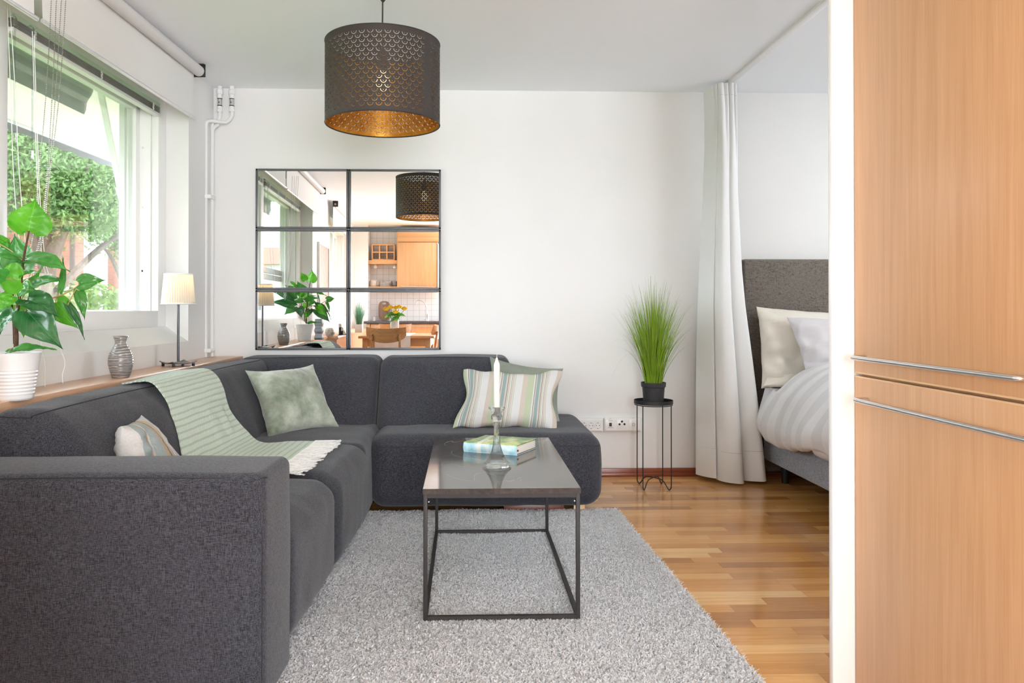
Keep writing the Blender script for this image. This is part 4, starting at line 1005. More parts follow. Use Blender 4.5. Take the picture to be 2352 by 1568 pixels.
# grey ribbed vase
t = NT('ribbed_glaze'); v = t.coord(); sx = t.N('SeparateXYZ'); t.L(v, sx.inputs[0])
wv = t.math('ADD', t.math('MULTIPLY', sx.outputs[2], 92), t.math('MULTIPLY', t.noise(t.coord((6, 6, 30)), 1.6, 3), 2.2)); fr2 = t.math('FRACT', wv)
c = t.ramp(fr2, [(0, (.16, .14, .13)), (.25, (.23, .21, .20)), (.62, (.25, .23, .22)), (.78, (.62, .60, .58)), (.9, (.30, .27, .25)), (1, (.16, .14, .13))])
t.base(c, .28, .15, .6); t.bump(t.math('ABSOLUTE', t.math('SUBTRACT', fr2, .5)), .7, .003); M['ribglaze'] = t.m
vx, vy = -1.523, 3.41
o = obj('ribbed_vase', lathe([(.0, SZ), (.034, SZ), (.037, SZ+.004), (.045, SZ+.03), (.0515, SZ+.06), (.0525, SZ+.078), (.049, SZ+.10), (.037, SZ+.125), (.027, SZ+.142), (.0235, SZ+.153), (.025, SZ+.165), (.032, SZ+.181), (.0315, SZ+.183), (.0285, SZ+.180), (.021, SZ+.155), (.0, SZ+.15)], (vx, vy, 0), 48), M['ribglaze'], None, 60)
tag(o, 'small grey ribbed ceramic vase on the wooden ledge', 'vase')
# white ribbed pot + plant
qx, qy = -1.518, 2.60
fp = thing('potted_plant', 'leafy green plant with heart shaped leaves in a white ribbed pot', 'plant', (qx, qy, SZ))
pr = [(0, SZ), (.058, SZ), (.061, SZ+.004)]
for i in range(90):
    z = .006+.098*i/89; r_ = .0615+.0215*(z/.157)
    if .018 < z < .10: r_ += .0008*math.sin((z-.018)/.082*2*PI*7)
    pr.append((r_, SZ+z))
pr += [(.0825, SZ+.150), (.0845, SZ+.154), (.0845, SZ+.157), (.082, SZ+.157), (.080, SZ+.152), (.077, SZ+.135), (0, SZ+.135)]
obj('pot', lathe(pr, (qx, qy, 0), 64), M['white'], fp, 50)
obj('soil', lathe([(0, SZ+.143), (.076, SZ+.14), (.076, SZ+.13), (0, SZ+.13)], (qx, qy, 0), 32, False).w(lambda p: (p.x, p.y, p.z+.004*mnoise.noise(p*60))), plain('dark_soil', (.05, .035, .025), .95, 0, .1, .4, 60), fp)
def leaf(b, tip, wid, face=(1.2, -1, .5), fold=.25, bend=.15, wave=.05, seed=0):
    b, tip = Vector(b), Vector(tip); ax = tip-b; L_ = ax.length; ax.normalize(); fc = Vector(face).normalized()
    sd = ax.cross(fc).normalized(); nm = sd.cross(ax).normalized()
    nu, nv = 24, 15; v = []; uv = []
    for i in range(nu):
        q = i/(nu-1); hw = float(np.interp(q, [0, .05, .12, .22, .35, .5, .65, .78, .88, .95, 1], [.45, .78, .97, 1.06, 1.04, .86, .58, .30, .12, .045, 0]))*wid/2*1.12
        for j in range(nv):
            s_ = -1+2*j/(nv-1); x_ = s_*hw
            back = -.13*L_*(abs(s_)**1.3)*max(0, 1-q*2.6)
            h = fold*abs(x_)-bend*L_*(q-.35)**2*1.6+wave*wid*.5*abs(s_)**1.5*math.sin(q*11+s_*1.3+seed)
            h += .006*mnoise.noise(Vector((q*5+seed, s_*2, 0)))+.0022*mnoise.noise(Vector((q*14+seed, s_*5, 2)))
            v.append(b+ax*(q*L_+back)+sd*x_+nm*h); uv.append((s_*hw/wid+.5, q))
    f = [(i*nv+j, i*nv+j+1, (i+1)*nv+j+1, (i+1)*nv+j) for i in range(nu-1) for j in range(nv-1)]
    s = S(v, f); s.uv = uv; return s
LV = [  # base px, tip px, width px, depth offsets base/tip, facing, tone
 ((65,530),(81,455),74,0,.0,(.6,-1,.1),'leafbright'), ((60,528),(36,478),40,.05,.06,(-.3,-1,.2),'leafbright'),
 ((60,594),(158,610),56,.02,-.03,(.3,-.7,1.1),'leafmid'), ((50,618),(27,534),66,.06,.08,(-.2,-1,.7),'leafmid'), ((50,598),(-14,582),44,.0,-.08,(0,-.9,1),'leafmid'),
 ((47,642),(-18,640),62,-.03,-.06,(.1,-1,.3),'leafbright'), ((49,664),(80,664),34,-.03,-.05,(.3,-1,.4),'leafmid'), ((72,656),(146,634),36,.07,.05,(.1,-.8,.9),'leafmid'),
 ((139,668),(150,580),14,.02,.10,(.9,-.5,.3),'leafmid'), ((62,684),(134,718),54,-.07,-.12,(.2,-.8,1.0),'leafdark'), ((60,712),(140,798),64,-.08,-.12,(.15,-1,.35),'leafdark'),
 ((128,694),(184,758),46,.03,.02,(.1,-1,.1),'leafbright'), ((181,650),(240,641),34,.02,.03,(.0,-1,.3),'leafmid'), ((181,668),(196,734),22,.02,.0,(.7,-1,.1),'leafmid'),
 ((156,700),(199,775),19,.0,-.02,(.9,-.7,.4),'leafdark'), ((30,712),(-6,764),40,-.06,-.1,(-.3,-.8,.8),'leafdark'), ((29,680),(-10,712),36,-.02,-.05,(-.2,-1,.2),'leafbright'),
 ((60,730),(52,776),28,.03,.03,(.2,-1,.1),'leafbright'), ((22,806),(128,792),34,-.05,-.03,(.1,-.35,1),'leafmid'), ((36,700),(62,742),34,.06,.07,(.1,-1,.3),'leafbright'),
 ((46,632),(88,620),22,-.02,-.03,(0,-.6,1),'leafmid'), ((-2,560),(22,545),44,.08,.1,(0,-1,.3),'leafbright'), ((44,655),(4,668),30,.05,.1,(0,-1,.4),'leafmid'),
 ((20,650),(-60,600),60,.1,.2,(0,.8,.6),'leafdark'), ((10,690),(-75,660),60,.08,.2,(0,.8,.6),'leafdark'), ((10,640),(-50,690),60,-.1,-.2,(-.4,.5,.8),'leafmid'), ((25,620),(-30,560),56,.08,.12,(0,.9,.4),'leafmid'),
 ((70,640),(110,600),46,.12,.2,(.5,.8,.3),'leafbright'), ((30,700),(0,740),50,.12,.18,(0,.9,.3),'leafmid'), ((60,700),(95,760),50,.13,.16,(.4,.9,.2),'leafdark')]
s_pts = [(37, 800, 0), (38, 770, 0), (36, 740, .01), (42, 700, 0), (48, 650, 0), (53, 600, .0), (60, 560, 0), (66, 530, 0)]
def PP(px, py, d=0): return at(px, py, qy+d)
obj('stem', tube(curve([PP(*q) for q in s_pts], 6), [.0062*(1-.8*i/42)+.0015 for i in range(43)], 8), M['stem'], fp)
obj('stem', tube(curve([PP(33, 790, .01), PP(31, 740, .01), PP(27, 700, .03), PP(29, 676, .04)], 6), .0036, 8), M['stem'], fp)
obj('branch', tube(curve([PP(42, 740), PP(46, 720, -.02), PP(62, 712, -.06)], 6), .004, 8), M['stem'], fp)
obj('branch', tube(curve([PP(48, 690, .0), PP(90, 690, .01), PP(130, 681, .015), PP(162, 667, .02), PP(181, 655, .02)], 6), .0022, 7), M['twig'], fp)
for i, (b, tp, wd, d0, d1, fc, tone) in enumerate(LV):
    k = qy/F; B, T_ = PP(b[0], b[1], d0), PP(tp[0], tp[1], d1)
    lf = obj('leaf', leaf(B, T_, wd*k, fc, .22, .18, .05, i), M[tone], fp, 80)
    # twig from the stem to the leaf
    sy = min(790, b[1]+26); j = min(s_pts, key=lambda q: abs(q[1]-sy))
    a0 = PP(181, 655, .02) if b[0] > 150 else PP(130, 681, .015) if b[0] > 110 else PP(j[0], j[1], j[2])
    md = a0.lerp(B, .5)+Vector((0, 0, .006))
    obj('leaf_stalk', tube(curve([a0, md, B], 5), .0016, 6), M['twig'], lf)

# ================================================================== CURTAIN, RAIL
rl = S().add(box(1.622, 1.662, 2.2, 4.72, 2.486, 2.5, .002)); rl.w(lambda p: (p.x+(4.70-p.y)*.006, p.y, p.z))
tag(obj('curtain_rail', rl, M['white']), 'white curtain rail screwed to the ceiling above the bed nook', 'curtain rail')
OL = [(190, 1630, 1700), (240, 1633, 1701), (330, 1634, 1703), (440, 1630, 1704), (620, 1621, 1714), (706, 1617, 1723), (829, 1614, 1741), (924, 1613, 1754), (1032, 1613, 1767), (1108, 1613, 1775)]
def interp(y, k):
    for a, b in zip(OL, OL[1:]):
        if a[0] <= y <= b[0]: q = (y-a[0])/(b[0]-a[0]); return a[k]*(1-q)+b[k]*q
    return OL[0][k] if y < OL[0][0] else OL[-1][k]
def curt(u, q):
    z = 2.482*(1-q)+.018*q; yy = 708-(z-CH)*1750/4.72
    xl = (interp(yy, 1)-1070)/1750*4.74; xr = (interp(yy, 2)-1070)/1750*4.68
    top = max(0, 1-q/.22); bot = q**1.1
    # three broad folds low down, many pleats at the heading
    a1 = .012+.034*bot; ph = 2*PI*2.6*u-.9
    y = 4.70-.03*math.sin(PI*u)-a1*math.cos(ph)+.014*top*math.sin(2*PI*7.5*u)-.006*math.sin(2*PI*5.5*u+3*q)
    if u < .17: y += (1-u/.17)**1.2*(.14+.03*q)
    x = xl+(xr-xl)*u+(.014+.012*bot)*math.sin(ph+.5)*math.sin(PI*u)**.5+.004*top*math.cos(2*PI*7.5*u)
    zz = z+(.010 if u < .17 else 0)*q+.006*math.sin(u*9)*q
    return Vector((x, y, zz))
cu_ = thing('curtain', 'floor length pale grey curtain gathered beside the bed nook', 'curtain', (1.68, 4.70, .02))
cs = thick(sheet(150, 90, curt), .0016); cs.uv = None
obj('cloth', cs, M['curtain'], cu_, 80)
hs = [curt(i/149, .925)+Vector((0, -.0012, 0)) for i in range(150)]
obj('hem_seam', tube(hs, .0012, 5), plain('hem_stitch', (.42, .43, .42), .9), cu_, 80)
hs = [curt(i/149, .03)+Vector((0, -.0012, 0)) for i in range(150)]
obj('heading_seam', tube(hs, .0010, 5), plain('heading_stitch', (.42, .43, .42), .9), cu_, 80)

# ================================================================== BED
BX0, BX1, BY0, BY1 = 1.895, 3.35, 2.75, 4.81
bd = thing('bed', 'double bed with grey upholstered base and tall dark headboard', 'bed', ((BX0+BX1)/2, 3.8, 0))
hb = rbox(1.775, 3.45, 4.825, 4.915, .04, 1.404, .018, bulge=(0, .004, 0)).w(lambda p: p)
hbo = obj('headboard', hb, M['headboard'], bd, 60)
for px in (1794, 1900):
    p0 = at(px, 672, 4.82); obj('button', lathe([(.012, 0), (.012, .003), (.007, .007), (0, .008)], n=20).rx(PI/2).mv(p0.x, 4.826, p0.z), M['headboard'], hbo)
obj('bed_base', rbox(BX0, BX1, BY0, BY1, .13, .335, .012), M['bedgrey'], bd, 60)
obj('mattress', rbox(BX0+.01, BX1-.01, BY0, BY1, .337, .575, .04, bulge=(.004, 0, 0)), M['headboard'], bd, 60)
for x_, y_ in ((1.99, 4.70), (1.99, 2.85), (3.25, 4.70), (3.25, 2.85)): obj('leg', lathe([(.022, 0), (.028, .13)], (x_, y_, 0), 20), M['black'], bd)
c5 = pillow4(at(1748, 892, 4.66), at(2010, 880, 4.60), at(2010, 722, 4.78), at(1737, 704, 4.76), .20, seed=6, wr=.034, ear=.045)
tag(obj('bed_pillow', c5, M['cream'], None, 80), 'cream pillow leaning on the dark headboard', 'pillow')
c5b = pillow4(at(1752, 886, 4.60), at(2000, 880, 4.45), at(2000, 850, 4.70), at(1765, 846, 4.74), .11, seed=16, wr=.016, ear=.02)
tag(obj('bed_pillow', c5b, M['cream'], None, 80), 'flat cream pillow lying lowest at the head of the bed', 'pillow')
c6 = pillow4(at(1850, 850, 4.44), at(2060, 850, 4.36), at(2040, 738, 4.60), at(1806, 728, 4.62), .14, seed=8, wr=.026, ear=.045)
tag(obj('bed_pillow', c6, M['greysheet'], None, 80), 'pale grey lilac pillow in front of the cream pillow', 'pillow')
# duvet swept along the bed
t = NT('striped_satin'); tc = t.N('TexCoord'); sx = t.N('SeparateXYZ'); t.L(tc.outputs['UV'], sx.inputs[0])
st_ = t.math('LESS_THAN', t.math('FRACT', t.math('MULTIPLY', sx.outputs[1], 9.5)), .5)
t.base(t.mix(st_, (.70, .685, .69), (.62, .61, .62)), .7, 0, .3); t.bump(t.noise(t.coord(), 9, 4), .35, .02); M['duvet'] = t.m
prof2 = [(.95, .76), (.70, .80), (.45, .81), (.25, .80), (.08, .745), (-.05, .64), (-.125, .52), (-.150, .43), (-.135, .365), (-.105, .345), (-.085, .37), (-.075, .45), (-.04, .52), (.05, .60), (.3, .62), (.95, .62)]
pc = curve([Vector((a, 0, b)) for a, b in prof2], 5)
def duv(u, q):
    i = u*(len(pc)-1); j = min(len(pc)-2, int(i)); p = pc[j].lerp(pc[j+1], i-j)
    y = 4.56-1.55*q; head = math.exp(-q*9); low = max(0, (.60-p.z)/.25)
    hemv = .02*math.sin(q*14+1)+.03*math.sin(q*5.2)
    x = BX0+p.x+.10*head*(1-min(1, u*1.2))+(-.02)*low*math.sin(q*17)+.015*mnoise.noise(Vector((u*6, q*8, 1)))
    z = p.z-(.05*head)*(1 if p.z > .6 else 0)-low*(.035*math.sin(q*9.5-.6)+.02)+.022*mnoise.noise(Vector((u*5, q*9, 5)))+.01*mnoise.noise(Vector((u*14, q*22, 9)))
    y += .05*low+.05*math.sin(u*3)*(1-q)
    if q < .05: e = q/.05; cz = .60; z = cz+(z-cz)*math.sqrt(1-(1-e)**2)*1.0+0; x = BX0+.12+(x-BX0-.12)*(.75+.25*math.sqrt(max(0, 1-(1-e)**2)))
    return Vector((x, y, z))
ds = sheet(len(pc), 90, duv)
tag(obj('duvet', ds, M['duvet'], None, 80), 'white and grey striped duvet spilling over the side of the bed', 'duvet')
def fold2(u, q):
    p = duv(.34+.3*u, .5+.4*q); return p+Vector((.035-.01*math.sin(u*5), 0, -.035-.02*math.sin(q*6)))
fsh = sheet(24, 40, fold2); fsh.uv = None
tag(obj('bed_sheet', thick(fsh, .004), M['greysheet'], None, 80), 'smooth pale sheet showing below the duvet edge', 'bed sheet')

cl_ = thing('added_nook_lamp', 'flat white round lamp, added unseen to brighten the bed nook', 'lamp', (2.75, 3.6, 2.42))  # out of view, added to light the bed and nook wall
obj('lamp_base', lathe([(0, 2.5), (.17, 2.5), (.17, 2.485), (0, 2.485)], (2.75, 3.6, 0), 40, False), M['white'], cl_)
obj('diffuser', lathe([(0, 2.43), (.12, 2.437), (.18, 2.455), (.19, 2.484), (0, 2.484)], (2.75, 3.6, 0), 40, False), emit('nook_fill_glow', (1, .97, .93), 19), cl_)
# ================================================================== WARDROBE
wd = thing('wardrobe', 'tall oak veneer cupboard along the right edge with steel bar handles', 'wardrobe', (WX+.3, 1.4, 0))
obj('body', box(WX+.024, WX+.58, .75, PYW-.004, .0, 2.48), M['oakv'], wd)
def door(z0, z1, nm):
    o = obj('door', box(WX, WX+.021, .78, PYW-.006, z0, z1, .0022), M['oakv'], wd); o['label'] = nm
    e = S().add(box(WX-.0003, WX+.012, .78, PYW-.006, z1-.004, z1+.0004) if nm.startswith('lower') else box(WX-.0003, WX+.012, .78, PYW-.006, z0-.0004, z0+.004))
    obj('edge_band', e, M['oakedge'], o); return o
du = door(.912, 2.478, 'upper cupboard door'); dl = door(.03, .9045, 'lower cupboard door')
def handle(z, y0, y1, parent):
    x = WX-.035; s = tube(curve([(WX, y0-.002, z), (x+.010, y0-.001, z), (x+.002, y0-.003, z), (x, y0-.012, z)], 5)+[Vector((x, (y0+y1)/2, z))]+curve([(x, y1+.012, z), (x+.002, y1+.003, z), (x+.010, y1+.001, z), (WX, y1+.002, z)], 5), .0062, 16)
    obj('handle', s, M['chrome'], parent)
handle(.957, 2.005, 1.392, du); handle(.846, 1.99, 1.0, dl)

# ================================================================== OUTSIDE THE WINDOW
ground = struct('ground', box(-90, -2.06, -70, 90, -1.1, -1.0), M['lawn'], 0)
struct('pavement', box(-9.5, -7.2, -40, 60, -1.0, -.99), M['asphalt'], 0)
aw = thing('awning', 'cream window awning with grey scalloped edge seen from below', 'awning', LW(3.2, .6, 2.1))
a0, a1 = .6, 5.62
cl = sheet(24, 6, lambda u, q: LW(a0+(a1-a0)*u, .47+.37*q, 2.60-.50*q-.01*math.sin(PI*q)*math.sin(u*30)))
cl = thick(cl, .002); cl.uv = None
obj('awning_cloth', cl, M['awning'], aw)
sc_pts = S()
def scal(u, q): return LW(a0+(a1-a0)*u, .842, 2.105-q*(.055-.014*abs(math.sin(u*PI*22))))
vs_ = thick(sheet(180, 3, scal), .002); vs_.uv = None
obj('valance', vs_, M['awngrey'], aw)
obj('front_bar', tube([LW(a0, .84, 2.108), LW(a1, .84, 2.108)], .012, 10), M['white'], aw)
obj('arm', bar(LW(4.50, .50, 2.36), LW(4.66, .46, 1.80), .030, .022), M['white'], aw)
obj('arm_joint', S().add(bar(LW(4.655, .465, 1.82), LW(4.70, .455, 1.72), .038, .03)), M['white'], aw)
aw2 = thing('awning_cassette', 'grey rolled awning cloth hanging just outside the window top', 'awning', LW(3.2, .5, 2.2))
fl = sheet(30, 8, lambda u, q: LW(1.0+3.42*u-.05*q, .50+.03*q+.006*math.sin(q*9+u*3), 2.35-.165*q))
fl = thick(fl, .0015); fl.uv = None
obj('cloth_flap', fl, plain('grey_sheer', (.40, .40, .41), .8, 0, .2, .12, 5), aw2)
obj('bar', tube([LW(.9, .50, 2.362), LW(4.50, .50, 2.362)], .013, 10), M['white'], aw2)
def tree(name, base, h, crown, n, size, mat_, label, branches=5, seed=1, tr=.12):
    r = random.Random(seed); rs_ = np.random.RandomState(seed); b = Vector(base)
    tr_ = thing(name, label, 'tree', base, 'trees outside the window')
    sk = S(); pts = curve([b, b+Vector((r.uniform(-.1, .1), 0, h*.35)), b+Vector((r.uniform(-.2, .2), .1, h*.6)), b+Vector((r.uniform(-.3, .3), .2, h*.9))], 5)
    sk.add(tube(pts, [tr*(1-.75*i/(len(pts)-1)) for i in range(len(pts))], 10))
    for k in range(branches):
        a = 2*PI*k/branches+r.uniform(-.3, .3); s0 = pts[int(len(pts)*r.uniform(.35, .8))]
        c_ = crown[k % len(crown)]; e = Vector(c_[0])+Vector((r.uniform(-.4, .4), r.uniform(-.4, .4), r.uniform(-.4, .2)))
        m_ = s0.lerp(e, .5)+Vector((0, 0, .15)); q = curve([s0, m_, e], 5)
        sk.add(tube(q, [tr*.5*(1-.8*i/(len(q)-1)) for i in range(len(q))], 7))
    obj('trunk', sk, M['bark'], tr_)
    P = []
    tot = sum(c[1]**2 for c in crown)
    for cc, rad in crown:
        m = int(n*rad*rad/tot); d = rs_.randn(m, 3); d /= np.linalg.norm(d, axis=1)[:, None]
        cl_ = .75+.25*np.sin(d[:, 0]*5+d[:, 2]*4)*np.sin(d[:, 1]*6)
        P.append(np.array(cc)+d*(rad*cl_*rs_.rand(m)**.55)[:, None]*np.array([1, 1, .8]))
    P = np.concatenate(P); m = len(P); a = rs_.randn(m, 3); a /= np.linalg.norm(a, axis=1)[:, None]; c2 = np.cross(a, rs_.randn(m, 3)); c2 /= np.linalg.norm(c2, axis=1)[:, None]
    sz = (size*(.6+.8*rs_.rand(m)))[:, None]
    V = np.stack([P-a*sz, P+c2*sz*.45, P+a*sz, P-c2*sz*.45], 1).reshape(-1, 3)
    me = bpy.data.meshes.new('foliage'); me.from_pydata((V-np.array(base)).tolist(), [], (np.arange(m)[:, None]*4+np.arange(4)).tolist()); me.materials.append(mat_)
    o = bpy.data.objects.new('foliage', me); C.objects.link(o); o.parent = tr_; o['kind'] = 'stuff'; ORG[o.name] = Vector(base)
    return tr_
def od(px, py, Y): return tuple(at(px, py, Y))
tree('street_tree', (od(92, 700, 10)[0], 10, -1.0), 4.2, [(od(70, 330, 10), 1.0), (od(130, 400, 9.6), .95), (od(190, 360, 10.5), 1.0), (od(60, 450, 10.5), .8), (od(210, 470, 10), .75), (od(150, 480, 9.8), .7), (od(270, 430, 10.4), .65), (od(10, 380, 10), 1.0), (od(120, 250, 10.4), .8)], 30000, .032, M['tree'], 'large leafy tree with slanting branch outside the window', 7, 3, .13)
tree('street_tree', (od(275, 700, 14)[0], 14, -1.0), 4.4, [(od(255, 450, 14), .9), (od(300, 500, 14), .8), (od(235, 520, 14), .6), (od(285, 570, 14.2), .5), (od(330, 420, 14), 1.0), (od(250, 350, 14), 1.2)], 15000, .042, M['tree2'], 'smaller pale tree right of the large tree outside', 6, 5, .11)
rs_ = np.random.RandomState(4); m = 16000
hy = 5+rs_.rand(m)*17; hx = -6.4+rs_.rand(m)*.55-.045*(hy-8); hzz = -1+rs_.rand(m)**.7*(2.42+.12*np.sin(hy*3)); P = np.stack([hx, hy, hzz], 1)
a = rs_.randn(m, 3); a /= np.linalg.norm(a, axis=1)[:, None]; c2 = np.cross(a, rs_.randn(m, 3)); c2 /= np.linalg.norm(c2, axis=1)[:, None]; sz = .06*(.6+.8*rs_.rand(m))[:, None]
V = np.stack([P-a*sz, P+c2*sz*.6, P+a*sz, P-c2*sz*.6], 1).reshape(-1, 3)
o = obj('hedge', S([tuple(q) for q in V], (np.arange(m)[:, None]*4+np.arange(4)).tolist()), M['hedge'], None, 0); tag(o, 'trimmed light green hedge beyond the window', 'hedge', kind='stuff')
bl = thing('brick_building', 'red brick building behind the trees outside', 'building', (-20, 22, -1))
xr = od(190, 600, 22)[0]
obj('wall', box(-36, xr, 22, 34, -1, 9), M['brick'], bl, 0)
obj('corner_pilaster', box(xr, od(209, 600, 22)[0], 22.05, 23, -1, 9), M['facade'], bl, 0)
obj('low_wall', box(od(20, 640, 20)[0], od(158, 640, 20)[0], 20, 20.3, -1, od(100, 638, 20)[2]), M['facade'], bl, 0)
b2_ = thing('apartment_building', 'white rendered apartment house far behind the hedge', 'building', (-14, 34, -1))
obj('wall', box(od(208, 600, 34)[0], -2.2, 34, 44, -1, od(200, 486, 34)[2]), M['facade'], b2_, 0)
obj('brick_panel', box(od(208, 600, 33.95)[0], od(225, 600, 33.95)[0], 33.95, 34.0, -1, 8), M['brick'], b2_, 0)
for (x0, y0, x1, y1) in ((208, 522, 219, 548), (208, 605, 219, 628), (230, 598, 248, 622), (252, 600, 270, 624), (276, 600, 292, 624), (234, 530, 262, 552), (272, 530, 292, 552)):
    p0, p1 = at(x0, y1, 33.9), at(x1, y0, 33.9)
    wf = obj('window', box(p0.x, p1.x, 33.86, 33.94, p0.z, p1.z), M['facade'], b2_, 0)
    obj('pane', box(p0.x+.08, p1.x-.08, 33.84, 33.87, p0.z+.08, p1.z-.08), M['gflass'], wf, 0)
lpst = thing('street_lamp', 'grey lamp post standing before the brick building', 'street lamp', (od(166, 600, 16)[0], 16, -1))
obj('pole', lathe([(.065, -1), (.05, od(166, 400, 16)[2])], (od(166, 600, 16)[0], 16, 0), 12), M['metalgrey'], lpst)
obj('lantern', lathe([(.05, od(166, 400, 16)[2]), (.16, od(166, 390, 16)[2]), (.10, od(166, 370, 16)[2]), (0, od(166, 365, 16)[2])], (od(166, 600, 16)[0], 16, 0), 12), M['white'], lpst)
hs_ = thing('small_house', 'pale house with a red tiled roof seen through the window in the mirror', 'house', (-18, -60, -1))
obj('wall', box(-20.6, -16.2, -66, -60, -1, 5.3), M['facade'], hs_, 0)
rf = prism([(-67, 5.2), (-59.4, 5.2), (-63, 7.0)], -21, -15.8, 'x'); obj('roof', rf, plain('red_tiles', (.42, .14, .10), .9), hs_, 0)

# ================================================================== KITCHEN END OF THE ROOM (seen in the mirrors)
KD = 2*D-KY                                    # folded depth of the kitchen wall
def mbox(x0, y0, x1, y1, d0, d1, off=2.0, b=.003, ref=None):
    """box whose front, at folded depth d0, spans the given mirror pixels; d1 is its back"""
    p, q = atm(x0, y0, d0, off), atm(x1, y1, d0, off)
    return box(p.x, q.x, 2*D-d0, 2*D-d1, min(p.z, q.z), max(p.z, q.z), b)
kf = KD-.34
uc = thing('wall_cabinet', 'oak wall cabinet of the kitchen, seen in the right mirrors', 'cabinet', (atm(958, 600, kf).x, KY, 1.4))
obj('body', mbox(912, 520, 1030, 661, kf+.02, KD-.005), M['oakv'], uc)
d_ = obj('door', mbox(914.5, 558, 1003.5, 661, kf, kf+.018, 3), M['oakv'], uc)
obj('handle', bar(atm(921, 657, kf-.03), atm(999, 659.5, kf-.03), .010), M['chrome'], d_)
obj('filler_panel', mbox(913, 519, 1030, 556.5, kf, kf+.018, 3), M['oakx'], uc)
o = obj('glazed_frame', S().add(mbox(1005, 558, 1009, 700, kf-.01, kf+.012, 3), mbox(1004, 558, 1030, 561, kf-.01, kf+.012, 3)), M['white'], uc)
obj('frosted_pane', mbox(1009, 561, 1030, 700, kf, kf+.01, 3), plain('frosted_green_glass', (.62, .70, .66), .3), uc)
for y0, y1, lb in ((598.5, 607.5, 'upper oak kitchen shelf carrying a wooden crate'), (659, 663.5, 'lower oak kitchen shelf carrying mugs and plates')):
    o = obj('kitchen_shelf', mbox(844.5, y0, 912, y1, KD-.28, KD-.005, 3), M['oakx']); tag(o, lb+', in the mirror', 'shelf')
zu, zl_ = atm(880, 598.5, KD-.28, 3).z, atm(880, 659, KD-.28, 3).z
# crate of six openings
p0, p1 = atm(854, 597, KD-.25, 3), atm(907, 562, KD-.25, 3); h_ = p1.z-zu; s = S(); tk = .020
x0, x1 = p0.x, p1.x; ya, yb = KY+.10, KY+.25
for i in range(4): xx = x0+(x1-x0-tk)*i/3; s.add(box(xx, xx+tk, ya, yb, zu, zu+h_, .001))
for i in range(3): zz = zu+(h_-tk)*i/2; s.add(box(x0, x1, ya+.001, yb+.001, zz, zz+tk, .001))
o = obj('wooden_crate', s, M['oakx']); tag(o, 'small open oak crate with six holes on the upper kitchen shelf', 'crate')
def on_shelf(px, z): p = atm(px, 650, KD-.17, 3); return (p.x, p.y, z)
k = .0072
def mug(px, r0, h, lb, m, hd=-1):
    c = on_shelf(px, zl_); t_ = thing('mug', lb, 'mug', c)
    obj('cup', lathe([(0, zl_), (r0*.8, zl_), (r0, zl_+h*.3), (r0*1.02, zl_+h), (r0*.94, zl_+h), (r0*.9, zl_+h*.2), (0, zl_+h*.1)], (c[0], c[1], 0), 28), m, t_)
    obj('handle', tube(curve([(c[0]+hd*r0, c[1], zl_+h*.85), (c[0]+hd*(r0+.03), c[1], zl_+h*.7), (c[0]+hd*(r0+.028), c[1], zl_+h*.35), (c[0]+hd*r0*.97, c[1], zl_+h*.22)], 6), .006, 8), m, t_)
cer = plain('beige_speckled_glaze', (.62, .57, .52), .35, 0, .5, .15, 60)
mug(859, .058, .105, 'large speckled mug at the left end of the lower kitchen shelf', cer)
mug(868, .045, .085, 'darker mug half hidden behind the large speckled mug', plain('brown_glaze', (.36, .31, .27), .35), 1)
mug(906, .048, .09, 'clear glass mug at the right end of the lower kitchen shelf', glassmat('thin_glass', (.85, .86, .86), .3))
mug(877, .028, .098, 'small brown cup standing behind the stacked plates', plain('taupe_glaze', (.42, .37, .33), .35), 1)
for i in range(5):
    c = on_shelf(887, zl_); z = zl_+i*.011; o = obj('plate', lathe([(0, z), (.075, z), (.115-.002*i, z+.010), (.114-.002*i, z+.013), (.07, z+.004), (0, z+.004)], c[:2]+(0,), 40), cer)
    tag(o, ['lowest', 'second lowest', 'middle', 'second highest', 'topmost'][i]+' plate in the stack on the kitchen shelf', 'plate', 'stacked plates on the kitchen shelf')
for px, sd in ((863, 'left'), (907, 'right')):
    c = on_shelf(px, 0); z = atm(880, 608, KD-.2, 3).z
    sp_ = thing('spotlight', f'{sd} small chrome spotlight under the upper kitchen shelf', 'lamp', (c[0], c[1], z), 'spotlights under the kitchen shelf')
    obj('mount', lathe([(.022, z-.008), (.022, z), (0, z)], (c[0], c[1], 0), 18), M['chrome'], sp_)
    obj('head', lathe([(0, -.07), (.026, -.065), (.028, -.04), (.012, -.008), (0, -.006)], n=18).rx(.3).mv(c[0], c[1], z), M['white'], sp_)
# base units, worktop
kz = .893; wfz = KD-.64
o = obj('worktop', box(-1.62, -.10, KY+.007, KY+.64, kz-.038, kz, .003), M['stone']); tag(o, 'dark stone kitchen worktop seen in the bottom right mirror', 'worktop')
def base_cab(px0, px1, lb, hx0, hx1, hy):
    p, q = atm(px0, 760, wfz+.03), atm(px1, 760, wfz+.03)
    t_ = thing('base_cabinet', lb, 'cabinet', ((p.x+q.x)/2, KY+.3, 0), 'oak kitchen base cabinets')
    obj('body', box(p.x, q.x, KY+.02, KY+.59, .0, kz-.04), M['oakv'], t_)
    dd = obj('door', box(p.x+.003, q.x-.003, KY+.59, KY+.609, .1, kz-.045, .002), M['oakv'], t_)
    obj('handle', bar(atm(hx0, hy, wfz-.02), atm(hx1, hy+.8, wfz-.02), .010), M['chrome'], dd)
base_cab(842, 851, 'narrow oak base cabinet at the left end of the kitchen', 846, 848, 749)
base_cab(851.5, 917, 'oak base cabinet left of the flower vase', 860, 898, 749)
base_cab(917.5, 1006, 'oak base cabinet under the kitchen tap', 923, 1002, 748.5)
base_cab(1006.5, 1052, 'oak base cabinet at the right end of the kitchen', 1010, 1050, 749)
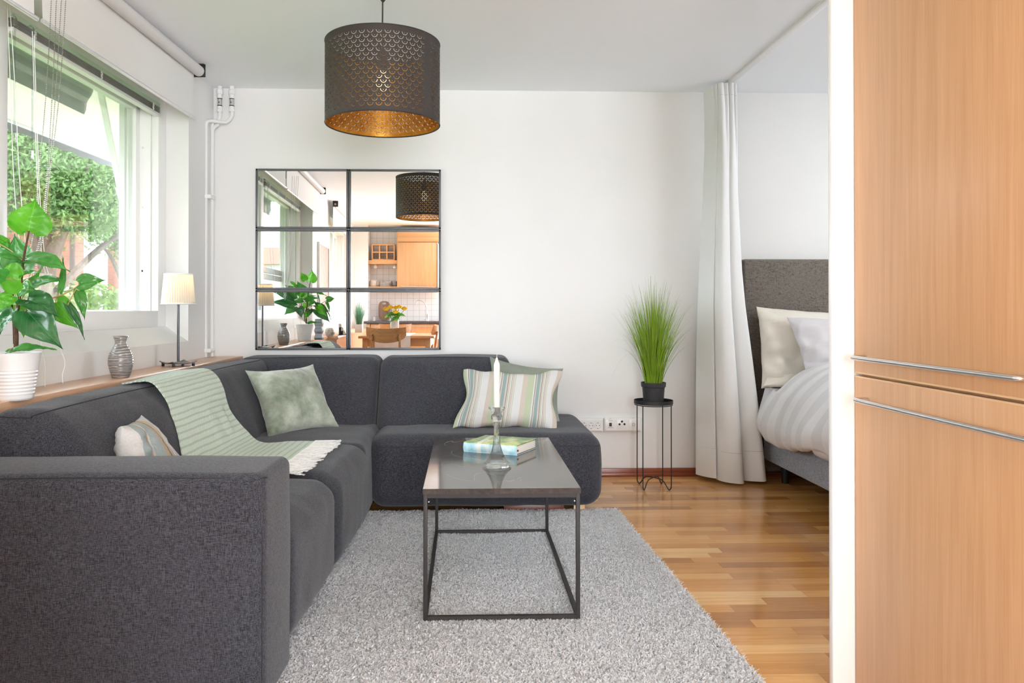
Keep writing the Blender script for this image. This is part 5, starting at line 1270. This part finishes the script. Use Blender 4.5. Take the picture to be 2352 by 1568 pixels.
# board, jar, tap
p = atm(883.5, 734, KD-.06); W_b = .098; Hb_ = atm(883, 692.5, KD-.06).z-kz
pts = []
for i in range(48):
    a = 2*PI*i/48; ca, sa = math.cos(a), math.sin(a); e = .62
    pts.append((W_b*abs(ca)**e*(1 if ca > 0 else -1), Hb_/2+Hb_/2*abs(sa)**e*(1 if sa > 0 else -1)))
inner = [(-.03, Hb_-.055), (.03, Hb_-.055), (.03, Hb_-.025), (-.03, Hb_-.025)]
bm = bmesh.new(); vo_ = [bm.verts.new((x, 0, z)) for x, z in pts]; vi_ = [bm.verts.new((x, 0, z)) for x, z in inner]
eds = [bm.edges.new((vo_[i], vo_[(i+1) % 48])) for i in range(48)]+[bm.edges.new((vi_[i], vi_[(i+1) % 4])) for i in range(4)]
bmesh.ops.triangle_fill(bm, edges=eds, use_beauty=True, use_dissolve=False); bm.verts.index_update()
s = thick(from_bm(bm), .018); s.rx(-.12).mv(p.x, KY+.075, kz+.004)
o = obj('cutting_board', s, wood('walnut_board', (.20, .11, .07), (.36, .23, .16), 'z', .6, .5)); tag(o, 'oval walnut cutting board leaning on the kitchen tiles', 'cutting board')
p = atm(858, 734, KD-.2); o = obj('jar', lathe([(0, 0), (.030, 0), (.030, .062), (.027, .066), (0, .066)], (p.x, p.y, kz), 28), plain('stone_jar', (.56, .52, .50), .6)); tag(o, 'small squat grey jar on the worktop left of the board', 'jar')
pf = atm(982, 735, KD-.15); fct = thing('kitchen_tap', 'chrome swan neck tap behind the kitchen worktop', 'tap', (pf.x, pf.y, kz))
zt_ = [atm(x, y, KD-.15) for x, y in ((981, 717), (980, 708), (976, 697), (968, 691), (961, 690), (957.5, 693), (956.5, 699))]
obj('spout', tube(curve([(pf.x, pf.y, kz+.10)]+zt_, 6), .0075, 10), M['chrome'], fct)
obj('tap_body', lathe([(0, kz), (.022, kz), (.020, kz+.02), (.017, kz+.09), (.021, kz+.10), (.014, kz+.13), (0, kz+.13)], (pf.x, pf.y, 0), 20), M['chrome'], fct)
obj('tap_lever', bar((pf.x, pf.y, kz+.03), (pf.x-.055, pf.y+.02, kz+.022), .012), M['chrome'], fct)
p = atm(944, 681, KD-.01); o = obj('wall_hook_plate', lathe([(0, 0), (.026, 0), (.024, .008), (0, .010)], n=24).rx(-PI/2).mv(p.x, KY+.007, p.z), M['plastic']); tag(o, 'round white wall plate on the kitchen tiles', 'wall plate')
p = atm(905, 446, KD-3.2, 12)
ku = thing('kitchen_ceiling_spot', 'small grey drum ceiling lamp half hidden behind the pendant in mirror', 'lamp', (p.x, p.y, p.z))
obj('lamp_shade', lathe([(.05, p.z-.055), (.046, p.z+.05), (.044, p.z+.05), (.048, p.z-.055)], (p.x, p.y, 0), 28, False), M['greysheet'], ku)
obj('ceiling_stem', lathe([(.006, p.z+.03), (.006, 2.5)], (p.x, p.y, 0), 10), M['chrome'], ku)

# dining table, runner, chairs
tx0, tx1, ty0, ty1, tz = -1.30, -.385, -.38, .60, .76
dt = thing('dining_table', 'oak dining table seen in the bottom right mirror', 'table', ((tx0+tx1)/2, (ty0+ty1)/2, 0))
obj('table_top', box(tx0, tx1, ty0, ty1, tz-.03, tz, .004), M['oakx'], dt)
obj('apron', S().add(box(tx0+.05, tx1-.05, ty1-.08, ty1-.055, tz-.13, tz-.03), box(tx0+.05, tx1-.05, ty0+.055, ty0+.08, tz-.13, tz-.03), box(tx0+.05, tx0+.075, ty0+.07, ty1-.07, tz-.13, tz-.03), box(tx1-.075, tx1-.05, ty0+.07, ty1-.07, tz-.13, tz-.03)), M['oakx'], dt)
for x_ in (tx0+.045, tx1-.11):
    for y_ in (ty0+.045, ty1-.11): obj('leg', box(x_, x_+.065, y_, y_+.065, 0, tz-.03, .003), M['oakv'], dt)
rn = sheet(3, 24, lambda u, q: (-1.10+.43*u, .606-(0 if q < .35 else (q-.35)*1.5), tz-.36+q/.35*.364 if q < .35 else tz+.004))
rn = thick(rn, .002); rn.uv = None
tag(obj('table_runner', rn, plain('white_cloth_runner', (.82, .76, .72), .8)), 'white cloth runner hanging over the dining table edge', 'table runner')
def chair(lb, loc, rz):
    c = thing('dining_chair', lb, 'chair', loc, 'oak chairs at the dining table'); L0 = Vector(loc)
    def P_(s): return s.rz(rz).mv(L0)
    bk_ = sheet(28, 8, lambda u, q: ((u-.5)*.44, .215-.075*(2*(u-.5))**2*1.0+.035*q, .70+.165*q-.055*(1-q)*(1-(1-(2*(u-.5))**2)**.5 if abs(2*(u-.5)) < 1 else 1)*-1.6+.018*(2*(u-.5))**2*q))
    bk_ = thick(bk_, .012); bk_.uv = None
    obj('backrest', P_(bk_), M['chairwood'], c, 60)
    obj('seat', P_(box(-.20, .20, -.20, .19, .435, .455, .008)), M['chairwood'], c)
    for x_ in (-.165, .165):
        obj('leg', P_(tube([(x_*1.12, .22, 0), (x_, .17, .44), (x_*.95, .222, .80)], [.012, .017, .012], 10)), M['chairwood'], c)
        obj('leg', P_(tube([(x_*1.08, -.2, 0), (x_, -.16, .435)], [.011, .016], 10)), M['chairwood'], c)
    obj('seat_rail', P_(S().add(box(-.16, .16, .15, .17, .39, .435), box(-.16, .16, -.17, -.15, .39, .435))), M['chairwood'], c)
    for x_ in (-.15, .15):
        for z_ in (.73, .79): obj('screw', P_(lathe([(.005, 0), (.005, .003), (0, .003)], n=8).rx(-PI/2).mv(x_*.98, .235, z_)), M['sockethole'], c)
    return c
chair('oak dining chair with curved back facing away, in front of the dining table', (-.915, .90, 0), 0)
chair('oak dining chair on the kitchen side of the dining table', (-.98, -.60, 0), PI)
chair('oak dining chair cut by the right edge of the bottom mirror', (-.585, -.05, 0), -PI/2)

# roses in the cut glass vase
px_, py_, pz_ = -.908, .11, tz+.004
t = NT('cut_glass_pattern'); v = t.coord(); sx = t.N('SeparateXYZ'); t.L(v, sx.inputs[0])
an = t.math('ARCTAN2', sx.outputs[1], sx.outputs[0]); dd = t.math('FRACT', t.math('ADD', t.math('MULTIPLY', an, 1.9), t.math('MULTIPLY', sx.outputs[2], 42)))
t.base(t.ramp(dd, [(0, (.85, .86, .85)), (.5, (.85, .86, .85)), (.55, (.28, .29, .28)), (.75, (.7, .71, .7))]), .12, 0, .8); t.p.inputs['Alpha'].default_value = .72; M['cutglass'] = t.m
fv_ = thing('glass_vase', 'patterned clear glass vase holding yellow roses on the dining table', 'vase', (px_, py_, pz_))
obj('vase_body', lathe([(0, pz_+.001), (.048, pz_+.001), (.052, pz_+.01), (.056, pz_+.20), (.053, pz_+.20), (.049, pz_+.012), (0, pz_+.010)], (px_, py_, 0), 36, False), M['cutglass'], fv_)
ros = plain('yellow_petals', (.92, .64, .04), .6, 0, .3, .15, 30)
for i, (rx_, ry_, dd_) in enumerate(((887, 710, 0), (898, 706, .03), (910, 707, -.03), (917, 705, .04), (909, 717, .06), (929, 709, 0))):
    c = atm(rx_, ry_, 9.75-dd_); rt = thing('rose', ['leftmost', 'second from left', 'upper middle', 'right middle', 'lowest central', 'rightmost'][i]+' yellow rose in the glass vase', 'flower', (c.x, c.y, c.z-.03), 'yellow roses')
    s = S()
    for L_ in range(4):
        R_ = .012+.0085*L_; m_ = 3+L_
        for j in range(m_):
            a = 2*PI*j/m_+L_*.7+i
            s.add(sheet(6, 6, lambda u, q: (c.x+R_*(.55+.5*q)*math.cos(a+(u-.5)*1.9), c.y+R_*(.55+.5*q)*math.sin(a+(u-.5)*1.9), c.z-.022+(.05-.006*L_)*q-.012*(2*u-1)**2*q)))
    obj('petals', s, ros, rt, 80)
    obj('stem', tube(curve([(px_+(c.x-px_)*.1, py_, pz_+.03), (px_+(c.x-px_)*.35, py_, pz_+.2), (c.x, c.y, c.z-.02)], 5), .003, 6), M['leafdark'], rt)
    for j in range(4):
        a = j*1.7+i; b0 = Vector((px_+(c.x-px_)*.6, c.y, c.z-.075)); obj('rose_leaf', leaf(b0, b0+Vector((.075*math.cos(a), .05*math.sin(a), .0-.02*j)), .036, (.2, 1, .8), .1, .15), M['leafmid'] if j % 2 else M['leafbright'], rt, 80)

# things further along the ledge
g0 = atm(825.5, 764, 9.88); gp2 = thing('grass_plant', 'blue green grass plant in a white square pot on the ledge', 'plant', (g0.x, g0.y, SZ))
obj('pot', box(g0.x-.047, g0.x+.047, g0.y-.047, g0.y+.047, SZ, SZ+.105, .004), M['white'], gp2)
tag(obj('grass_blades', blades(220, g0.x, g0.y, SZ+.1, .20, .32, .085, .035, .0024, 9, 1.0), M['bluegrass'], gp2, 80), kind='stuff')
g0 = atm(787, 770, 8.9); sr = thing('spice_rack', 'small dark rack with glass spice jars on the ledge', 'rack', (g0.x, g0.y, SZ))
obj('rack_side', prism([(-.045, 0), (.045, 0), (-.03, .13), (-.045, .13)], g0.y-.04, g0.y-.034, 'y').w(lambda p: (g0.x+p.x, -p.y, SZ+p.z)), M['black'], sr)
obj('rack_base', box(g0.x-.045, g0.x+.045, g0.y-.04, g0.y+.04, SZ, SZ+.006), M['black'], sr)
for i in range(3):
    jx, jz = g0.x+.025-.022*i, SZ+.008+.042*i
    tag_ = thing('spice_jar', ['lowest', 'middle', 'top'][i]+' glass spice jar in the small ledge rack', 'jar', (jx, g0.y, jz), 'spice jars')
    obj('glass', lathe([(0, 0), (.014, 0), (.015, .028), (.010, .032)], (jx, g0.y+.01, jz), 16), cer, tag_)
    obj('lid', lathe([(.0125, .032), (.0125, .042), (0, .042)], (jx, g0.y+.01, jz), 16), M['chrome'], tag_)
g0 = atm(758.5, 773, 8.34); t = NT('smoky_bubble_glass'); t.base(t.ramp(t.noise(t.coord(), 45, 4), [(.35, (.30, .26, .22)), (.6, (.72, .68, .62))]), .1, 0, .7); t.p.inputs['Alpha'].default_value = .6
o = obj('globe_vase', lathe([(0, SZ), (.025, SZ), (.045, SZ+.015), (.056, SZ+.045), (.050, SZ+.075), (.030, SZ+.095), (.024, SZ+.098), (.022, SZ+.094), (.046, SZ+.072), (.052, SZ+.045), (.02, SZ+.006), (0, SZ+.006)], (g0.x, g0.y, 0), 32), t.m, None, 80)
tag(o, 'round smoky glass vase on the ledge, seen in the mirror', 'vase')
g0 = atm(734, 781, 7.6); s = S(); n_ = 20
for i in range(n_):
    z = SZ+.205*i/(n_-1); r_ = .036+.004*math.sin(i*.95)
    s.v += [Vector((g0.x+r_*a, g0.y+r_*b, z)) for a, b in ((-1, -1), (1, -1), (1, 1), (-1, 1))]
s.f = [(3, 2, 1, 0), tuple(4*(n_-1)+k for k in range(4))]+[(4*i+k, 4*i+(k+1) % 4, 4*i+4+(k+1) % 4, 4*i+4+k) for i in range(n_-1) for k in range(4)]
o = obj('wavy_vase', s, plain('blue_grey_glass', (.36, .40, .46), .12, .2, .7), None, 80); tag(o, 'tall wavy blue grey vase behind the potted plant in mirror', 'vase')
# picture on the pier
pa, pb = LW(.10, -.02, 1.08), LW(.86, -.02, 1.85)
pf_ = thing('framed_picture', 'white framed brown marbled picture on the wall pier, in the mirror', 'picture', LW(.48, 0, 1.08))
obj('picture_frame', S().add(lbox(.10, .86, -.028, -.001, 1.08, 1.105), lbox(.10, .86, -.028, -.001, 1.85, 1.875), lbox(.10, .125, -.028, -.001, 1.105, 1.85), lbox(.835, .86, -.028, -.001, 1.105, 1.85)), M['white'], pf_)
t = NT('brown_swirl_print'); t.base(t.ramp(t.noise(t.coord((1, 2.5, 1)), 4, 6, .6, 1.6), [(.3, (.10, .05, .02)), (.42, (.28, .15, .07)), (.6, (.34, .21, .11)), (.75, (.2, .11, .05))]), .4); 
obj('print', lbox(.125, .835, -.018, -.002, 1.105, 1.85), t.m, pf_, 0)
